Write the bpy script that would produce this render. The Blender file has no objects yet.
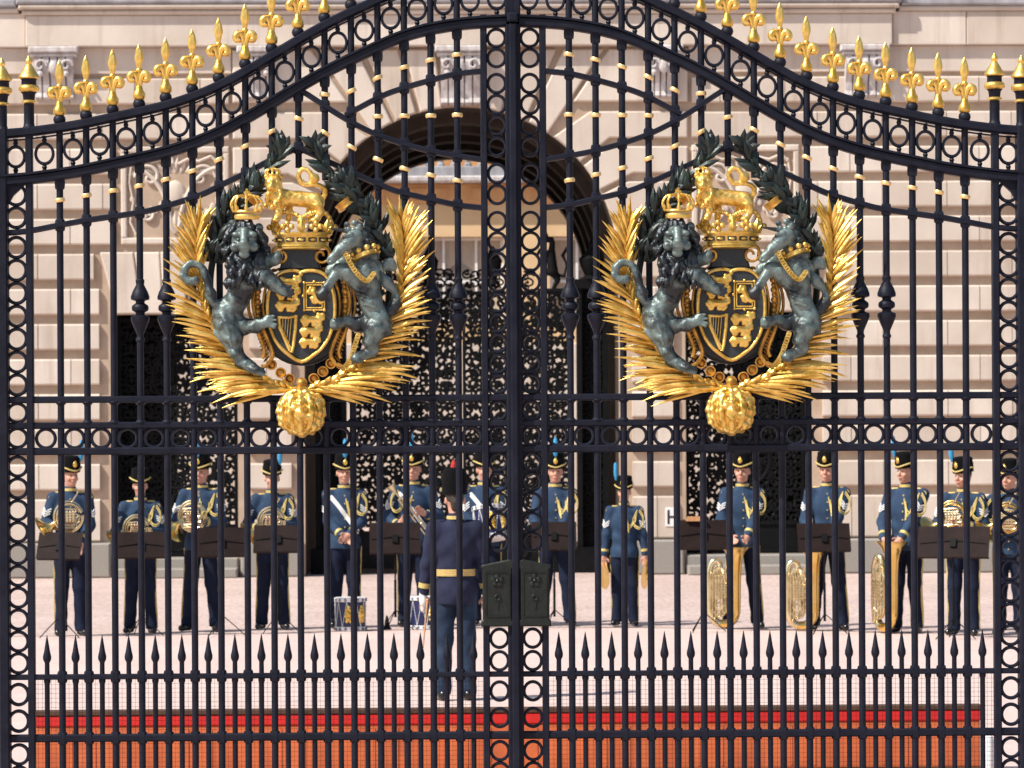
import bpy, math, random
import numpy as np
from mathutils import Vector, Matrix
random.seed(7)
SC = bpy.context.scene
COL = SC.collection
R = math.radians
PI = math.pi

# ------------------------------------------------------------------ camera numbers
F = 3520.0            # focal length in pixels at 1024 wide
DG = 19.03            # camera to gate
H = 2.1               # eye height
PSI = R(1.25)         # the camera looks a touch to the right
ROLL = R(0.30)
GS = 185.0            # gate pixels per metre
CAM = Vector((-DG * math.sin(PSI), -DG * math.cos(PSI), H))
_f = Vector((math.sin(PSI), math.cos(PSI), 0))
_r0 = Vector((math.cos(PSI), -math.sin(PSI), 0))
_u0 = Vector((0, 0, 1))
UPV = _u0 * math.cos(ROLL) + _r0 * math.sin(ROLL)
RTV = _r0 * math.cos(ROLL) - _u0 * math.sin(ROLL)

def ray(px, py):
    return _f + RTV * ((px - 512) / F) + UPV * ((439 - py) / F)
def ground(px, py):
    """where the photograph's pixel meets the ground"""
    d = ray(px, py)
    return CAM + d * (-H / d.z)
def at_depth(px, py, y):
    d = ray(px, py)
    return CAM + d * ((y - CAM.y) / d.y)

# ------------------------------------------------------------------ mesh builder
class MB:
    def __init__(s):
        s.v = []; s.f = []; s.m = []
    def add(s, vs, fs, mi=0):
        o = len(s.v)
        s.v.extend([tuple(p) for p in vs])
        for f in fs:
            s.f.append(tuple(i + o for i in f)); s.m.append(mi)
    def box(s, x0, x1, y0, y1, z0, z1, mi=0, mat=None):
        vs = [Vector(p) for p in ((x0,y0,z0),(x1,y0,z0),(x1,y1,z0),(x0,y1,z0),(x0,y0,z1),(x1,y0,z1),(x1,y1,z1),(x0,y1,z1))]
        if mat: vs = [mat @ p for p in vs]
        s.add(vs, [(0,3,2,1),(4,5,6,7),(0,1,5,4),(1,2,6,5),(2,3,7,6),(3,0,4,7)], mi)
    def cbox(s, x0, x1, y0, y1, z0, z1, c=0.01, mi=0, cx=None):
        cx = c if cx is None else cx
        """box whose front (-Y) edges are chamfered"""
        vs = [(x0,y1,z0),(x1,y1,z0),(x1,y1,z1),(x0,y1,z1),
              (x0,y0+c,z0),(x1,y0+c,z0),(x1,y0+c,z1),(x0,y0+c,z1),
              (x0+cx,y0,z0+c),(x1-cx,y0,z0+c),(x1-cx,y0,z1-c),(x0+cx,y0,z1-c)]
        s.add(vs, [(3,2,1,0),(0,1,5,4),(1,2,6,5),(2,3,7,6),(3,0,4,7),(4,5,9,8),(5,6,10,9),(6,7,11,10),(7,4,8,11),(8,9,10,11)], mi)
    def tube(s, pts, rad, n=8, mi=0, cap=True, flat=1.0):
        pts = [Vector(p) for p in pts]
        if not isinstance(rad, (list, tuple)): rad = [rad] * len(pts)
        k = len(pts)
        tang = []
        for i in range(k):
            t = pts[min(i+1, k-1)] - pts[max(i-1, 0)]
            tang.append(t.normalized() if t.length > 1e-9 else Vector((0,0,1)))
        a = Vector((0,1,0)) if abs(tang[0].y) < .9 else Vector((1,0,0))
        nrm = (a - tang[0] * a.dot(tang[0])).normalized()
        vs = []; fs = []
        for i in range(k):
            nrm = nrm - tang[i] * nrm.dot(tang[i])
            nrm = nrm.normalized() if nrm.length > 1e-6 else tang[i].orthogonal().normalized()
            b = tang[i].cross(nrm)
            for j in range(n):
                an = 2 * PI * j / n
                vs.append(pts[i] + (nrm * math.cos(an) * flat + b * math.sin(an)) * rad[i])
        for i in range(k - 1):
            for j in range(n):
                j2 = (j + 1) % n
                fs.append((i*n+j, i*n+j2, (i+1)*n+j2, (i+1)*n+j))
        if cap:
            fs.append(tuple(range(n-1, -1, -1))); fs.append(tuple((k-1)*n + j for j in range(n)))
        s.add(vs, fs, mi)
    def lathe(s, prof, c=(0,0,0), n=16, mi=0, mat=None, sx=1, sy=1):
        """prof: list of (radius, z) bottom to top"""
        vs = []; fs = []
        for r, z in prof:
            for j in range(n):
                an = 2 * PI * j / n
                p = Vector((math.cos(an) * r * sx, math.sin(an) * r * sy, z))
                if mat: p = mat @ p
                vs.append(p + Vector(c))
        for i in range(len(prof) - 1):
            for j in range(n):
                j2 = (j + 1) % n
                fs.append((i*n+j, i*n+j2, (i+1)*n+j2, (i+1)*n+j))
        fs.append(tuple(range(n-1, -1, -1))); fs.append(tuple((len(prof)-1)*n + j for j in range(n)))
        s.add(vs, fs, mi)
    def ball(s, c, r, n=10, mi=0, sc=(1,1,1)):
        prof = []
        m = max(4, n // 2)
        vs = []; fs = []
        for i in range(m + 1):
            th = PI * i / m
            for j in range(n):
                an = 2 * PI * j / n
                rr = math.sin(th) * r if 0 < i < m else r * 1e-3
                vs.append((c[0] + math.cos(an)*rr*sc[0], c[1] + math.sin(an)*rr*sc[1], c[2] - math.cos(th)*r*sc[2]))
        for i in range(m):
            for j in range(n):
                j2 = (j + 1) % n
                fs.append((i*n+j, i*n+j2, (i+1)*n+j2, (i+1)*n+j))
        s.add(vs, fs, mi)
    def prism(s, poly, y0, y1, ch=0.0, mi=0):
        """poly: (x,z) counter-clockwise seen from -Y; y0 front, y1 back; ch chamfers the front"""
        n = len(poly)
        P = [Vector((p[0], p[1])) for p in poly]
        if sum(P[i].x*P[(i+1)%n].y - P[(i+1)%n].x*P[i].y for i in range(n)) < 0: P.reverse()
        vs = [(p.x, y1, p.y) for p in P]
        fs = [tuple(range(n-1, -1, -1))]
        if ch > 0:
            vs += [(p.x, y0+ch, p.y) for p in P]
            for i in range(n):
                a, b, c = P[i-1], P[i], P[(i+1)%n]
                e1 = (b-a).normalized(); e2 = (c-b).normalized()
                n1 = Vector((-e1.y, e1.x)); n2 = Vector((-e2.y, e2.x))
                q = n1 + n2
                q = q / max(.35, q.dot(n1)) if q.length > 1e-6 else n1
                w = b + q * ch
                vs.append((w.x, y0, w.y))
            L = 3
        else:
            vs += [(p.x, y0, p.y) for p in P]; L = 2
        for l in range(L - 1):
            for i in range(n):
                j = (i+1) % n
                fs.append((l*n+i, l*n+j, (l+1)*n+j, (l+1)*n+i))
        fs.append(tuple((L-1)*n + i for i in range(n)))
        s.add(vs, fs, mi)
    def rail(s, pts, hh, y0, y1, mi=0, mould=True):
        """bar with a moulded section swept along (x,z) points in the gate plane"""
        P = [Vector((p[0], p[1])) for p in pts]
        k = len(P)
        yc = (y0 + y1) / 2; hd = (y1 - y0) / 2
        if mould:
            sec = [(-hh,-.62*hd),(-.62*hh,-hd),(.62*hh,-hd),(hh,-.62*hd),(hh,.62*hd),(.62*hh,hd),(-.62*hh,hd),(-hh,.62*hd)]
        else:
            sec = [(-hh,-hd),(hh,-hd),(hh,hd),(-hh,hd)]
        m = len(sec)
        vs = []; fs = []
        for i in range(k):
            t = (P[min(i+1,k-1)] - P[max(i-1,0)]).normalized()
            nn = Vector((-t.y, t.x))
            for a, b in sec:
                q = P[i] + nn * a
                vs.append((q.x, yc + b, q.y))
        for i in range(k-1):
            for j in range(m):
                j2 = (j+1) % m
                fs.append((i*m+j, i*m+j2, (i+1)*m+j2, (i+1)*m+j))
        fs.append(tuple(range(m-1,-1,-1))); fs.append(tuple((k-1)*m+j for j in range(m)))
        s.add(vs, fs, mi)
    def ring(s, c, ro, ri, y0, y1, n=24, ax=1, az=1, mi=0):
        vs = []; fs = []
        d = (y1-y0)*.28; w = (ro-ri)*.25
        sec = [(ri,y0+d),(ri+w,y0),(ro-w,y0),(ro,y0+d),(ro,y1-d),(ro-w,y1),(ri+w,y1),(ri,y1-d)]
        m = len(sec)
        for i in range(n):
            an = 2*PI*i/n
            for r_, y in sec:
                vs.append((c[0]+math.cos(an)*r_*ax, y, c[1]+math.sin(an)*r_*az))
        for i in range(n):
            i2 = (i+1) % n
            for j in range(m):
                j2 = (j+1) % m
                fs.append((i*m+j, i*m+j2, i2*m+j2, i2*m+j))
        s.add(vs, fs, mi)
    def blade(s, a, b, w, bend=Vector((0,0,0)), up=Vector((0,-1,0)), thick=.35, n=6, mi=0, wmax=.4):
        """pointed leaf from a to b with a raised midrib, diamond section"""
        a = Vector(a); b = Vector(b)
        t = (b-a).normalized(); up = Vector(up)
        side = t.cross(up)
        if side.length < 1e-6: side = t.orthogonal()
        side.normalize(); up = side.cross(t).normalized()
        vs = []; fs = []
        for i in range(n+1):
            q = i / n
            p = a.lerp(b, q) + bend * (4*q*(1-q))
            ww = w * (.42 + .58*q/wmax if q < wmax else max(.03, 1 - ((q-wmax)/(1-wmax))**1.5)) * .5
            vs += [p + side*ww, p + up*ww*thick*2, p - side*ww, p - up*ww*thick*.8]
        for i in range(n):
            for j in range(4):
                j2 = (j+1) % 4
                fs.append((i*4+j, i*4+j2, (i+1)*4+j2, (i+1)*4+j))
        fs.append((3,2,1,0)); fs.append((n*4,n*4+1,n*4+2,n*4+3))
        s.add(vs, fs, mi)
    def xf(s, M):
        s.v = [tuple(M @ Vector(p)) for p in s.v]
        return s
    def merge(s, o, M=None, mi=None):
        vs = [M @ Vector(p) for p in o.v] if M else o.v
        off = len(s.v)
        s.v.extend([tuple(p) for p in vs])
        for f, m in zip(o.f, o.m):
            s.f.append(tuple(i+off for i in f)); s.m.append(m if mi is None else mi)
    def mesh(s, name, mats, smooth=38):
        me = bpy.data.meshes.new(name)
        me.from_pydata(s.v, [], s.f)
        if not isinstance(mats, (list, tuple)): mats = [mats]
        for m in mats: me.materials.append(m)
        if len(mats) > 1: me.polygons.foreach_set('material_index', s.m)
        if smooth:
            me.polygons.foreach_set('use_smooth', [True]*len(s.f))
            try: me.set_sharp_from_angle(angle=R(smooth))
            except Exception: pass
        me.update()
        return me
    def build(s, name, mats, parent=None, smooth=38, loc=None):
        return link(name, s.mesh(name, mats, smooth), parent, loc)

def link(name, me, parent=None, loc=None):
    o = bpy.data.objects.new(name, me)
    COL.objects.link(o)
    if parent: o.parent = parent
    if loc is not None: o.location = loc
    return o
def empty(name, loc=(0,0,0), rz=0, parent=None):
    o = bpy.data.objects.new(name, None)
    o.empty_display_size = .1
    COL.objects.link(o); o.location = loc; o.rotation_euler = (0,0,rz)
    if parent: o.parent = parent
    return o
def tag(o, label=None, cat=None, group=None, kind=None):
    if label: o['label'] = label
    if cat: o['category'] = cat
    if group: o['group'] = group
    if kind: o['kind'] = kind
    return o
def copy_tree(o, parent=None):
    c = o.copy(); COL.objects.link(c)
    if parent: c.parent = parent
    for ch in list(o.children): copy_tree(ch, c)
    return c

def catmull(pts, m=6, closed=False):
    P = [Vector(p) for p in pts]; out = []
    n = len(P)
    rng = range(n if closed else n-1)
    for i in rng:
        if closed: a,b,c,d = P[(i-1)%n],P[i],P[(i+1)%n],P[(i+2)%n]
        else: a,b,c,d = P[max(i-1,0)],P[i],P[i+1],P[min(i+2,n-1)]
        for j in range(m):
            t = j/m
            out.append(.5*((2*b)+(c-a)*t+(2*a-5*b+4*c-d)*t*t+(3*b-a-3*c+d)*t*t*t))
    if not closed: out.append(P[-1])
    return out

# ------------------------------------------------------------------ smooth solid bodies (distance field + surface nets)
def _smin(a, b, k):
    if k <= 0: return np.minimum(a, b)
    h = np.clip(.5 + .5*(b-a)/k, 0, 1)
    return b*(1-h) + a*h - k*h*(1-h)
class SDF:
    def __init__(s, k=.03): s.p = []; s.k = k; s.cuts = []; s.disp = None
    def cap(s, a, b, ra, rb=None, k=None, sub=False):
        s.p.append(('c', np.array(a,float), np.array(b,float), ra, ra if rb is None else rb, s.k if k is None else k, sub)); return s
    def chain(s, pts, rads, k=None):
        for i in range(len(pts)-1): s.cap(pts[i], pts[i+1], rads[i], rads[i+1], k)
        return s
    def ell(s, c, r, k=None, rot=None, sub=False):
        s.p.append(('e', np.array(c,float), np.array(r,float), rot, None, s.k if k is None else k, sub)); return s
    def cut(s, axis, val, keep_above=True): s.cuts.append((axis, val, keep_above)); return s
    @staticmethod
    def _d(q, X, Y, Z):
        if q[0] == 'c':
            a, b = q[1], q[2]; ab = b-a; L = max(1e-12, ab.dot(ab))
            px, py, pz = X-a[0], Y-a[1], Z-a[2]
            t = np.clip((px*ab[0]+py*ab[1]+pz*ab[2])/L, 0, 1)
            return np.sqrt((px-t*ab[0])**2+(py-t*ab[1])**2+(pz-t*ab[2])**2) - (q[3]+t*(q[4]-q[3]))
        c, r = q[1], q[2]
        px, py, pz = X-c[0], Y-c[1], Z-c[2]
        if q[3] is not None:
            M = np.array(q[3].to_3x3().inverted())
            px, py, pz = (M[0,0]*px+M[0,1]*py+M[0,2]*pz, M[1,0]*px+M[1,1]*py+M[1,2]*pz, M[2,0]*px+M[2,1]*py+M[2,2]*pz)
        k0 = np.sqrt((px/r[0])**2+(py/r[1])**2+(pz/r[2])**2)
        k1 = np.sqrt((px/r[0]**2)**2+(py/r[1]**2)**2+(pz/r[2]**2)**2)
        return k0*(k0-1)/np.maximum(k1, 1e-9)
    @staticmethod
    def _bb(q):
        if q[0] == 'c':
            r = max(q[3], q[4])
            return np.minimum(q[1],q[2])-r, np.maximum(q[1],q[2])+r
        r = np.full(3, q[2].max()) if q[3] is not None else q[2]
        return q[1]-r, q[1]+r
    def eval(s, X, Y, Z):
        D = np.full(X.shape, 9.0)
        for q in s.p:
            d = s._d(q, X, Y, Z)
            D = -_smin(-D, d, q[5]) if q[6] else _smin(D, d, q[5])
        if s.disp: D = D + s.disp(X, Y, Z)
        for ax, val, ab in s.cuts:
            c = (X, Y, Z)[ax]
            D = np.maximum(D, (val-c) if ab else (c-val))
        return D
    def front(s, x, z, y0=-.6, y1=.4):
        ys = np.linspace(y0, y1, 260)
        d = s.eval(np.full_like(ys, x), ys, np.full_like(ys, z))
        i = np.argmax(d < 0)
        return float(ys[i]) if d[i] < 0 else None
    def grid(s, h):
        los, his = zip(*[s._bb(q) for q in s.p if not q[6]])
        lo = np.min(los, 0) - 4*h; hi = np.max(his, 0) + 4*h
        n = np.ceil((hi-lo)/h).astype(int) + 1
        ax = [lo[i] + h*np.arange(n[i]) for i in range(3)]
        D = np.full(n, 10*h)
        for q in s.p:
            a, b = s._bb(q); pad = q[5] + 3*h
            i0 = np.maximum(0, np.floor((a-pad-lo)/h).astype(int)); i1 = np.minimum(n, np.ceil((b+pad-lo)/h).astype(int)+1)
            if (i1 <= i0).any(): continue
            sl = tuple(slice(i0[j], i1[j]) for j in range(3))
            X, Y, Z = np.meshgrid(ax[0][sl[0]], ax[1][sl[1]], ax[2][sl[2]], indexing='ij')
            d = s._d(q, X, Y, Z)
            D[sl] = -_smin(-D[sl], d, q[5]) if q[6] else _smin(D[sl], d, q[5])
        if s.disp or s.cuts:
            X, Y, Z = np.meshgrid(*ax, indexing='ij')
            if s.disp: D = D + s.disp(X, Y, Z)
            for a_, val, ab in s.cuts:
                c = (X, Y, Z)[a_]
                D = np.maximum(D, (val-c) if ab else (c-val))
        return D, lo
    def surf(s, h):
        D, lo = s.grid(h)
        n = D.shape
        S = D < 0
        cnt = np.zeros((n[0]-1, n[1]-1, n[2]-1), np.int32); acc = np.zeros(cnt.shape+(3,))
        off = [(i,j,k) for i in (0,1) for j in (0,1) for k in (0,1)]
        def sub(A, o): return A[o[0]:o[0]+n[0]-1, o[1]:o[1]+n[1]-1, o[2]:o[2]+n[2]-1]
        for o in off:
            for ax in range(3):
                if o[ax]: continue
                o2 = list(o); o2[ax] = 1
                a, b = sub(D, o), sub(D, o2)
                m = (a < 0) != (b < 0)
                t = np.where(m, a/np.where(m, a-b, 1), 0)
                for c in range(3):
                    acc[..., c] += np.where(m, o[c] + (t if c == ax else 0), 0)
                cnt += m
        act = cnt > 0
        idx = np.full(cnt.shape, -1, np.int64); idx[act] = np.arange(act.sum())
        pos = np.argwhere(act) + acc[act]/cnt[act][:, None]
        V = lo + pos*h
        Fs = []
        for ax in range(3):
            o = [0,0,0]; o[ax] = 1
            a = S[:n[0]-o[0], :n[1]-o[1], :n[2]-o[2]]; b = S[o[0]:, o[1]:, o[2]:]
            e = np.argwhere(a != b)
            u, w = (ax+1) % 3, (ax+2) % 3
            ok = (e[:,u] > 0) & (e[:,w] > 0) & (e[:,u] < n[u]-1) & (e[:,w] < n[w]-1)
            e = e[ok]
            ins = a[tuple(e.T)]
            def cell(du, dw):
                c = e.copy(); c[:,u] += du; c[:,w] += dw
                return idx[c[:,0], c[:,1], c[:,2]]
            q = np.stack([cell(-1,-1), cell(0,-1), cell(0,0), cell(-1,0)], 1)
            q[~ins] = q[~ins][:, ::-1]
            Fs.append(q)
        return V, np.concatenate(Fs)
    def mb(s, h, mi=0, conv=None):
        V, Q = s.surf(h)
        if conv is not None: V = conv(V)
        m = MB(); m.v = [tuple(p) for p in V.tolist()]; m.f = [tuple(f) for f in Q.tolist()]; m.m = [mi]*len(m.f)
        return m
# ------------------------------------------------------------------ procedural materials
def nodes(name):
    m = bpy.data.materials.new(name); m.use_nodes = True
    nt = m.node_tree
    return m, nt, nt.nodes['Principled BSDF']
def N(nt, t, **kw):
    n = nt.nodes.new(t)
    for k, v in kw.items():
        if k in n.inputs: n.inputs[k].default_value = v
        else: setattr(n, k, v)
    return n
def mat(name, col, col2=None, rough=.6, metal=0, scale=20, bump=0, bscale=None, spec=None, detail=4, r2=None, ramp=(.35,.7), coat=0, stretch=None):
    m, nt, b = nodes(name)
    L = nt.links.new
    co = N(nt, 'ShaderNodeTexCoord')
    vec = co.outputs['Object']
    if stretch:
        mp = N(nt, 'ShaderNodeMapping'); mp.inputs['Scale'].default_value = stretch
        L(vec, mp.inputs['Vector']); vec = mp.outputs['Vector']
    nz = N(nt, 'ShaderNodeTexNoise', Scale=scale, Detail=detail, Roughness=.6)
    L(vec, nz.inputs['Vector'])
    rp = N(nt, 'ShaderNodeValToRGB')
    rp.color_ramp.elements[0].position = ramp[0]; rp.color_ramp.elements[1].position = ramp[1]
    c2 = col2 or tuple(c*.8 for c in col)
    rp.color_ramp.elements[0].color = (*c2, 1); rp.color_ramp.elements[1].color = (*col, 1)
    L(nz.outputs['Fac'], rp.inputs['Fac']); L(rp.outputs['Color'], b.inputs['Base Color'])
    b.inputs['Metallic'].default_value = metal
    if r2 is None: b.inputs['Roughness'].default_value = rough
    else:
        mr = N(nt, 'ShaderNodeMapRange'); mr.inputs['To Min'].default_value = rough; mr.inputs['To Max'].default_value = r2
        L(nz.outputs['Fac'], mr.inputs['Value']); L(mr.outputs['Result'], b.inputs['Roughness'])
    if spec is not None: b.inputs['Specular IOR Level'].default_value = spec
    if coat: b.inputs['Coat Weight'].default_value = coat; b.inputs['Coat Roughness'].default_value = .25
    if bump:
        n2 = N(nt, 'ShaderNodeTexNoise', Scale=bscale or scale*3, Detail=4, Roughness=.6)
        L(vec, n2.inputs['Vector'])
        bp = N(nt, 'ShaderNodeBump', Strength=bump, Distance=.01)
        L(n2.outputs['Fac'], bp.inputs['Height']); L(bp.outputs['Normal'], b.inputs['Normal'])
    return m

M = {}
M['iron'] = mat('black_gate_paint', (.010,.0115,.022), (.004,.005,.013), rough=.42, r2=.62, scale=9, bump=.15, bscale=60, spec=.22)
M['gold'] = mat('gilded_metal', (1.0,.71,.22), (.60,.36,.06), rough=.28, r2=.48, metal=.8, scale=14, bump=.25, bscale=70)
M['goldold'] = mat('dull_gilding', (.78,.42,.08), (.35,.17,.03), rough=.4, metal=.6, scale=18, bump=.3, bscale=60)
M['bronze'] = mat('patinated_bronze', (.17,.225,.215), (.026,.032,.036), rough=.28, r2=.5, metal=.35, scale=6, bump=.6, bscale=40, ramp=(.44,.58))
M['mane'] = mat('dark_bronze', (.050,.062,.068), (.012,.015,.020), rough=.24, r2=.42, metal=.5, scale=16, bump=.5, bscale=55)
M['laurel'] = mat('dark_green_bronze', (.030,.050,.042), (.012,.018,.018), rough=.40, metal=.3, scale=9, bump=.3, bscale=50, ramp=(.4,.75))
M['palegold'] = mat('pale_gilding', (1.0,.72,.34), (.85,.55,.2), rough=.4, metal=.6, scale=20)
M['shieldblack'] = mat('dark_enamel', (.030,.036,.042), (.018,.022,.026), rough=.4, scale=20, bump=.1)
M['lock'] = mat('greenish_bronze_lock', (.014,.020,.015), (.007,.009,.008), rough=.5, metal=.3, scale=14, bump=.35, bscale=50)
M['granite'] = mat('grey_granite', (.34,.31,.27), (.22,.20,.18), rough=.75, scale=60, bump=.2, detail=6)
M['lead'] = mat('weathered_lead', (.42,.42,.45), (.24,.23,.24), rough=.6, scale=3, bump=.1, stretch=(1,1,.3))
M['vaultshade'] = mat('shade_darkened_stone', (.050,.031,.021), (.020,.013,.010), rough=.85, scale=3, bump=.2)  # darkened stone colour paints the shade under the arch
M['dark'] = mat('dark_interior', (.05,.04,.035), rough=.9, scale=3)
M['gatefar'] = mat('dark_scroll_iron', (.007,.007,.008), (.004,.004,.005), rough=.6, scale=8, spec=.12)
M['passageshade'] = mat('passage_shade_black', (.006,.005,.005), rough=.95, scale=3, spec=.02)  # near-black colour paints the shade inside the side passages
M['cloth'] = mat('blue_tunic_cloth', (.030,.061,.115), (.016,.034,.072), rough=.85, scale=7, bump=.35, bscale=26, spec=.25)
M['cloth2'] = mat('dark_navy_trousers', (.010,.016,.042), (.005,.008,.020), rough=.85, scale=6, bump=.3, bscale=20, spec=.2)
M['cond'] = mat('violet_blue_tunic_cloth', (.022,.026,.060), (.012,.015,.036), rough=.85, scale=6, bump=.4, bscale=18, spec=.25)
M['condt'] = mat('slate_blue_trousers', (.022,.044,.084), (.010,.019,.040), rough=.85, scale=6, bump=.4, bscale=18, spec=.25)
M['braid'] = mat('gold_braid', (.72,.57,.21), (.46,.34,.10), rough=.5, scale=120, bump=.4, bscale=200, metal=.15)
M['white'] = mat('white_cloth', (.78,.78,.76), (.62,.62,.62), rough=.8, scale=20)
M['skin'] = mat('skin', (.58,.31,.22), (.46,.22,.15), rough=.55, scale=18, bump=.05)
M['hair'] = mat('dark_hair', (.035,.022,.015), rough=.6, scale=60, bump=.5)
M['fur'] = mat('black_fur', (.006,.006,.007), (.002,.002,.003), rough=.9, spec=.12, scale=90, bump=1, bscale=130)
M['shoe'] = mat('polished_black_leather', (.010,.010,.012), rough=.22, scale=10)
M['plume'] = mat('pale_blue_feather', (.055,.36,.62), (.03,.22,.45), rough=.8, scale=60, bump=.6)
M['redplume'] = mat('red_feather', (.50,.025,.02), rough=.8, scale=60, bump=.6)
M['brass'] = mat('lacquered_brass', (.90,.66,.25), (.70,.44,.12), rough=.16, r2=.28, metal=1, scale=6, bump=.10, bscale=5)
M['silver'] = mat('pale_silvered_brass', (.88,.76,.50), (.64,.52,.30), rough=.2, metal=.9, scale=8)
M['stand'] = mat('brown_music_desk', (.020,.011,.010), (.013,.007,.006), rough=.7, scale=8, spec=.15)
M['blackmetal'] = mat('black_painted_steel', (.008,.008,.009), rough=.6, scale=10, spec=.1)
M['foliage'] = mat('dark_tree_foliage', (.045,.075,.022), (.016,.03,.010), rough=.8, scale=.6)
M['drumblue'] = mat('navy_drum_shell', (.015,.022,.085), rough=.3, scale=10)
M['leather'] = mat('tan_leather', (.55,.30,.13), (.42,.21,.09), rough=.5, scale=20)
M['orange'] = mat('orange_brown_barrier_paint', (.64,.150,.045), (.44,.095,.028), rough=.6, scale=7, bump=.15, stretch=(1,1,.4))
M['red'] = mat('red_barrier_paint', (.64,.018,.014), (.48,.012,.010), rough=.45, scale=6)
M['brownedge'] = mat('rusted_steel_edge', (.10,.045,.022), (.05,.025,.015), rough=.8, scale=14, bump=.3)
M['whitepaint'] = mat('white_paint', (.80,.79,.78), (.70,.69,.68), rough=.5, scale=6)
M['blackpaint'] = mat('black_letter_paint', (.02,.02,.022), rough=.5, scale=10)
M['glass'] = mat('window_glass', (.30,.27,.24), (.22,.19,.16), rough=.12, scale=2)
M['curtain'] = mat('net_curtain', (.50,.42,.33), (.38,.31,.24), rough=.9, scale=14, stretch=(6,1,.4))
M['eye'] = mat('dark_eye', (.03,.02,.018), rough=.3, scale=10)
M['lip'] = mat('lips', (.42,.16,.13), rough=.5, scale=20)
M['warmstone'] = mat('ochre_courtyard_stone', (.72,.40,.18), (.56,.29,.12), rough=.85, scale=2.5, bump=.2, bscale=12)
M['creamstone'] = mat('cream_courtyard_stone', (.70,.49,.28), (.60,.41,.22), rough=.85, scale=1.5, bump=.15, bscale=10)

def stone_mat():
    m, nt, b = nodes('portland_stone'); L = nt.links.new
    co = N(nt, 'ShaderNodeTexCoord'); geo = N(nt, 'ShaderNodeNewGeometry')
    n1 = N(nt, 'ShaderNodeTexNoise', Scale=.9, Detail=5, Roughness=.6); L(co.outputs['Object'], n1.inputs['Vector'])
    r1 = N(nt, 'ShaderNodeValToRGB'); e = r1.color_ramp.elements
    e[0].position = .3; e[0].color = (.55,.47,.40,1); e[1].position = .68; e[1].color = (.69,.61,.535,1)
    L(n1.outputs['Fac'], r1.inputs['Fac'])
    # rain streaks: noise pulled long in z
    mp = N(nt, 'ShaderNodeMapping'); mp.inputs['Scale'].default_value = (5,5,.35); L(co.outputs['Object'], mp.inputs['Vector'])
    n2 = N(nt, 'ShaderNodeTexNoise', Scale=1.0, Detail=6, Roughness=.65); L(mp.outputs['Vector'], n2.inputs['Vector'])
    r2 = N(nt, 'ShaderNodeMapRange'); r2.inputs['From Min'].default_value = .52; r2.inputs['From Max'].default_value = .8
    r2.inputs['To Min'].default_value = 0; r2.inputs['To Max'].default_value = .7; L(n2.outputs['Fac'], r2.inputs['Value'])
    mx = N(nt, 'ShaderNodeMix', data_type='RGBA'); mx.inputs['B'].default_value = (.36,.27,.21,1)
    L(r2.outputs['Result'], mx.inputs['Factor']); L(r1.outputs['Color'], mx.inputs['A'])
    # each block has its own tint
    mx2 = N(nt, 'ShaderNodeMix', data_type='RGBA', blend_type='MULTIPLY'); mx2.inputs['Factor'].default_value = .8
    r3 = N(nt, 'ShaderNodeValToRGB'); e = r3.color_ramp.elements
    e[0].color = (.78,.74,.70,1); e[1].color = (1,1,1,1)
    L(geo.outputs['Random Per Island'], r3.inputs['Fac'])
    L(mx.outputs['Result'], mx2.inputs['A']); L(r3.outputs['Color'], mx2.inputs['B'])
    L(mx2.outputs['Result'], b.inputs['Base Color'])
    b.inputs['Roughness'].default_value = .85
    n3 = N(nt, 'ShaderNodeTexNoise', Scale=30, Detail=6); L(co.outputs['Object'], n3.inputs['Vector'])
    bp = N(nt, 'ShaderNodeBump', Strength=.25, Distance=.01); L(n3.outputs['Fac'], bp.inputs['Height']); L(bp.outputs['Normal'], b.inputs['Normal'])
    return m
M['stone'] = stone_mat()
M['stoneback'] = mat('bounce_brown_stone_joints', (.49,.37,.28), (.38,.28,.20), rough=.9, scale=3, bump=.2, bscale=20)  # browner than the faces, painting warm bounce light under each course
def ground_mat(name, ca, cb, speck=.25, sc=1.0):
    m, nt, b = nodes(name); L = nt.links.new
    co = N(nt, 'ShaderNodeTexCoord')
    n1 = N(nt, 'ShaderNodeTexNoise', Scale=.5*sc, Detail=8, Roughness=.65); L(co.outputs['Object'], n1.inputs['Vector'])
    r1 = N(nt, 'ShaderNodeValToRGB'); e = r1.color_ramp.elements
    e[0].position = .3; e[0].color = (*cb,1); e[1].position = .7; e[1].color = (*ca,1); L(n1.outputs['Fac'], r1.inputs['Fac'])
    n2 = N(nt, 'ShaderNodeTexNoise', Scale=16, Detail=5, Roughness=.85)
    mp = N(nt, 'ShaderNodeMapping'); mp.inputs['Scale'].default_value = (1,.22,1); L(co.outputs['Object'], mp.inputs['Vector']); L(mp.outputs['Vector'], n2.inputs['Vector'])
    r2 = N(nt, 'ShaderNodeValToRGB'); e = r2.color_ramp.elements
    e[0].position = .35; e[0].color = (1-speck,1-speck,1-speck,1); e[1].position = .65; e[1].color = (1,1,1,1); L(n2.outputs['Fac'], r2.inputs['Fac'])
    mx = N(nt, 'ShaderNodeMix', data_type='RGBA', blend_type='MULTIPLY'); mx.inputs['Factor'].default_value = 1
    L(r1.outputs['Color'], mx.inputs['A']); L(r2.outputs['Color'], mx.inputs['B']); L(mx.outputs['Result'], b.inputs['Base Color'])
    b.inputs['Roughness'].default_value = .9
    bp = N(nt, 'ShaderNodeBump', Strength=.3, Distance=.01); L(n2.outputs['Fac'], bp.inputs['Height']); L(bp.outputs['Normal'], b.inputs['Normal'])
    return m
M['gravel'] = ground_mat('pink_forecourt_gravel', (.68,.53,.48), (.53,.40,.355), .42)
M['paving'] = ground_mat('pale_pink_tarmac', (.66,.51,.46), (.58,.435,.39), .16)
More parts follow.
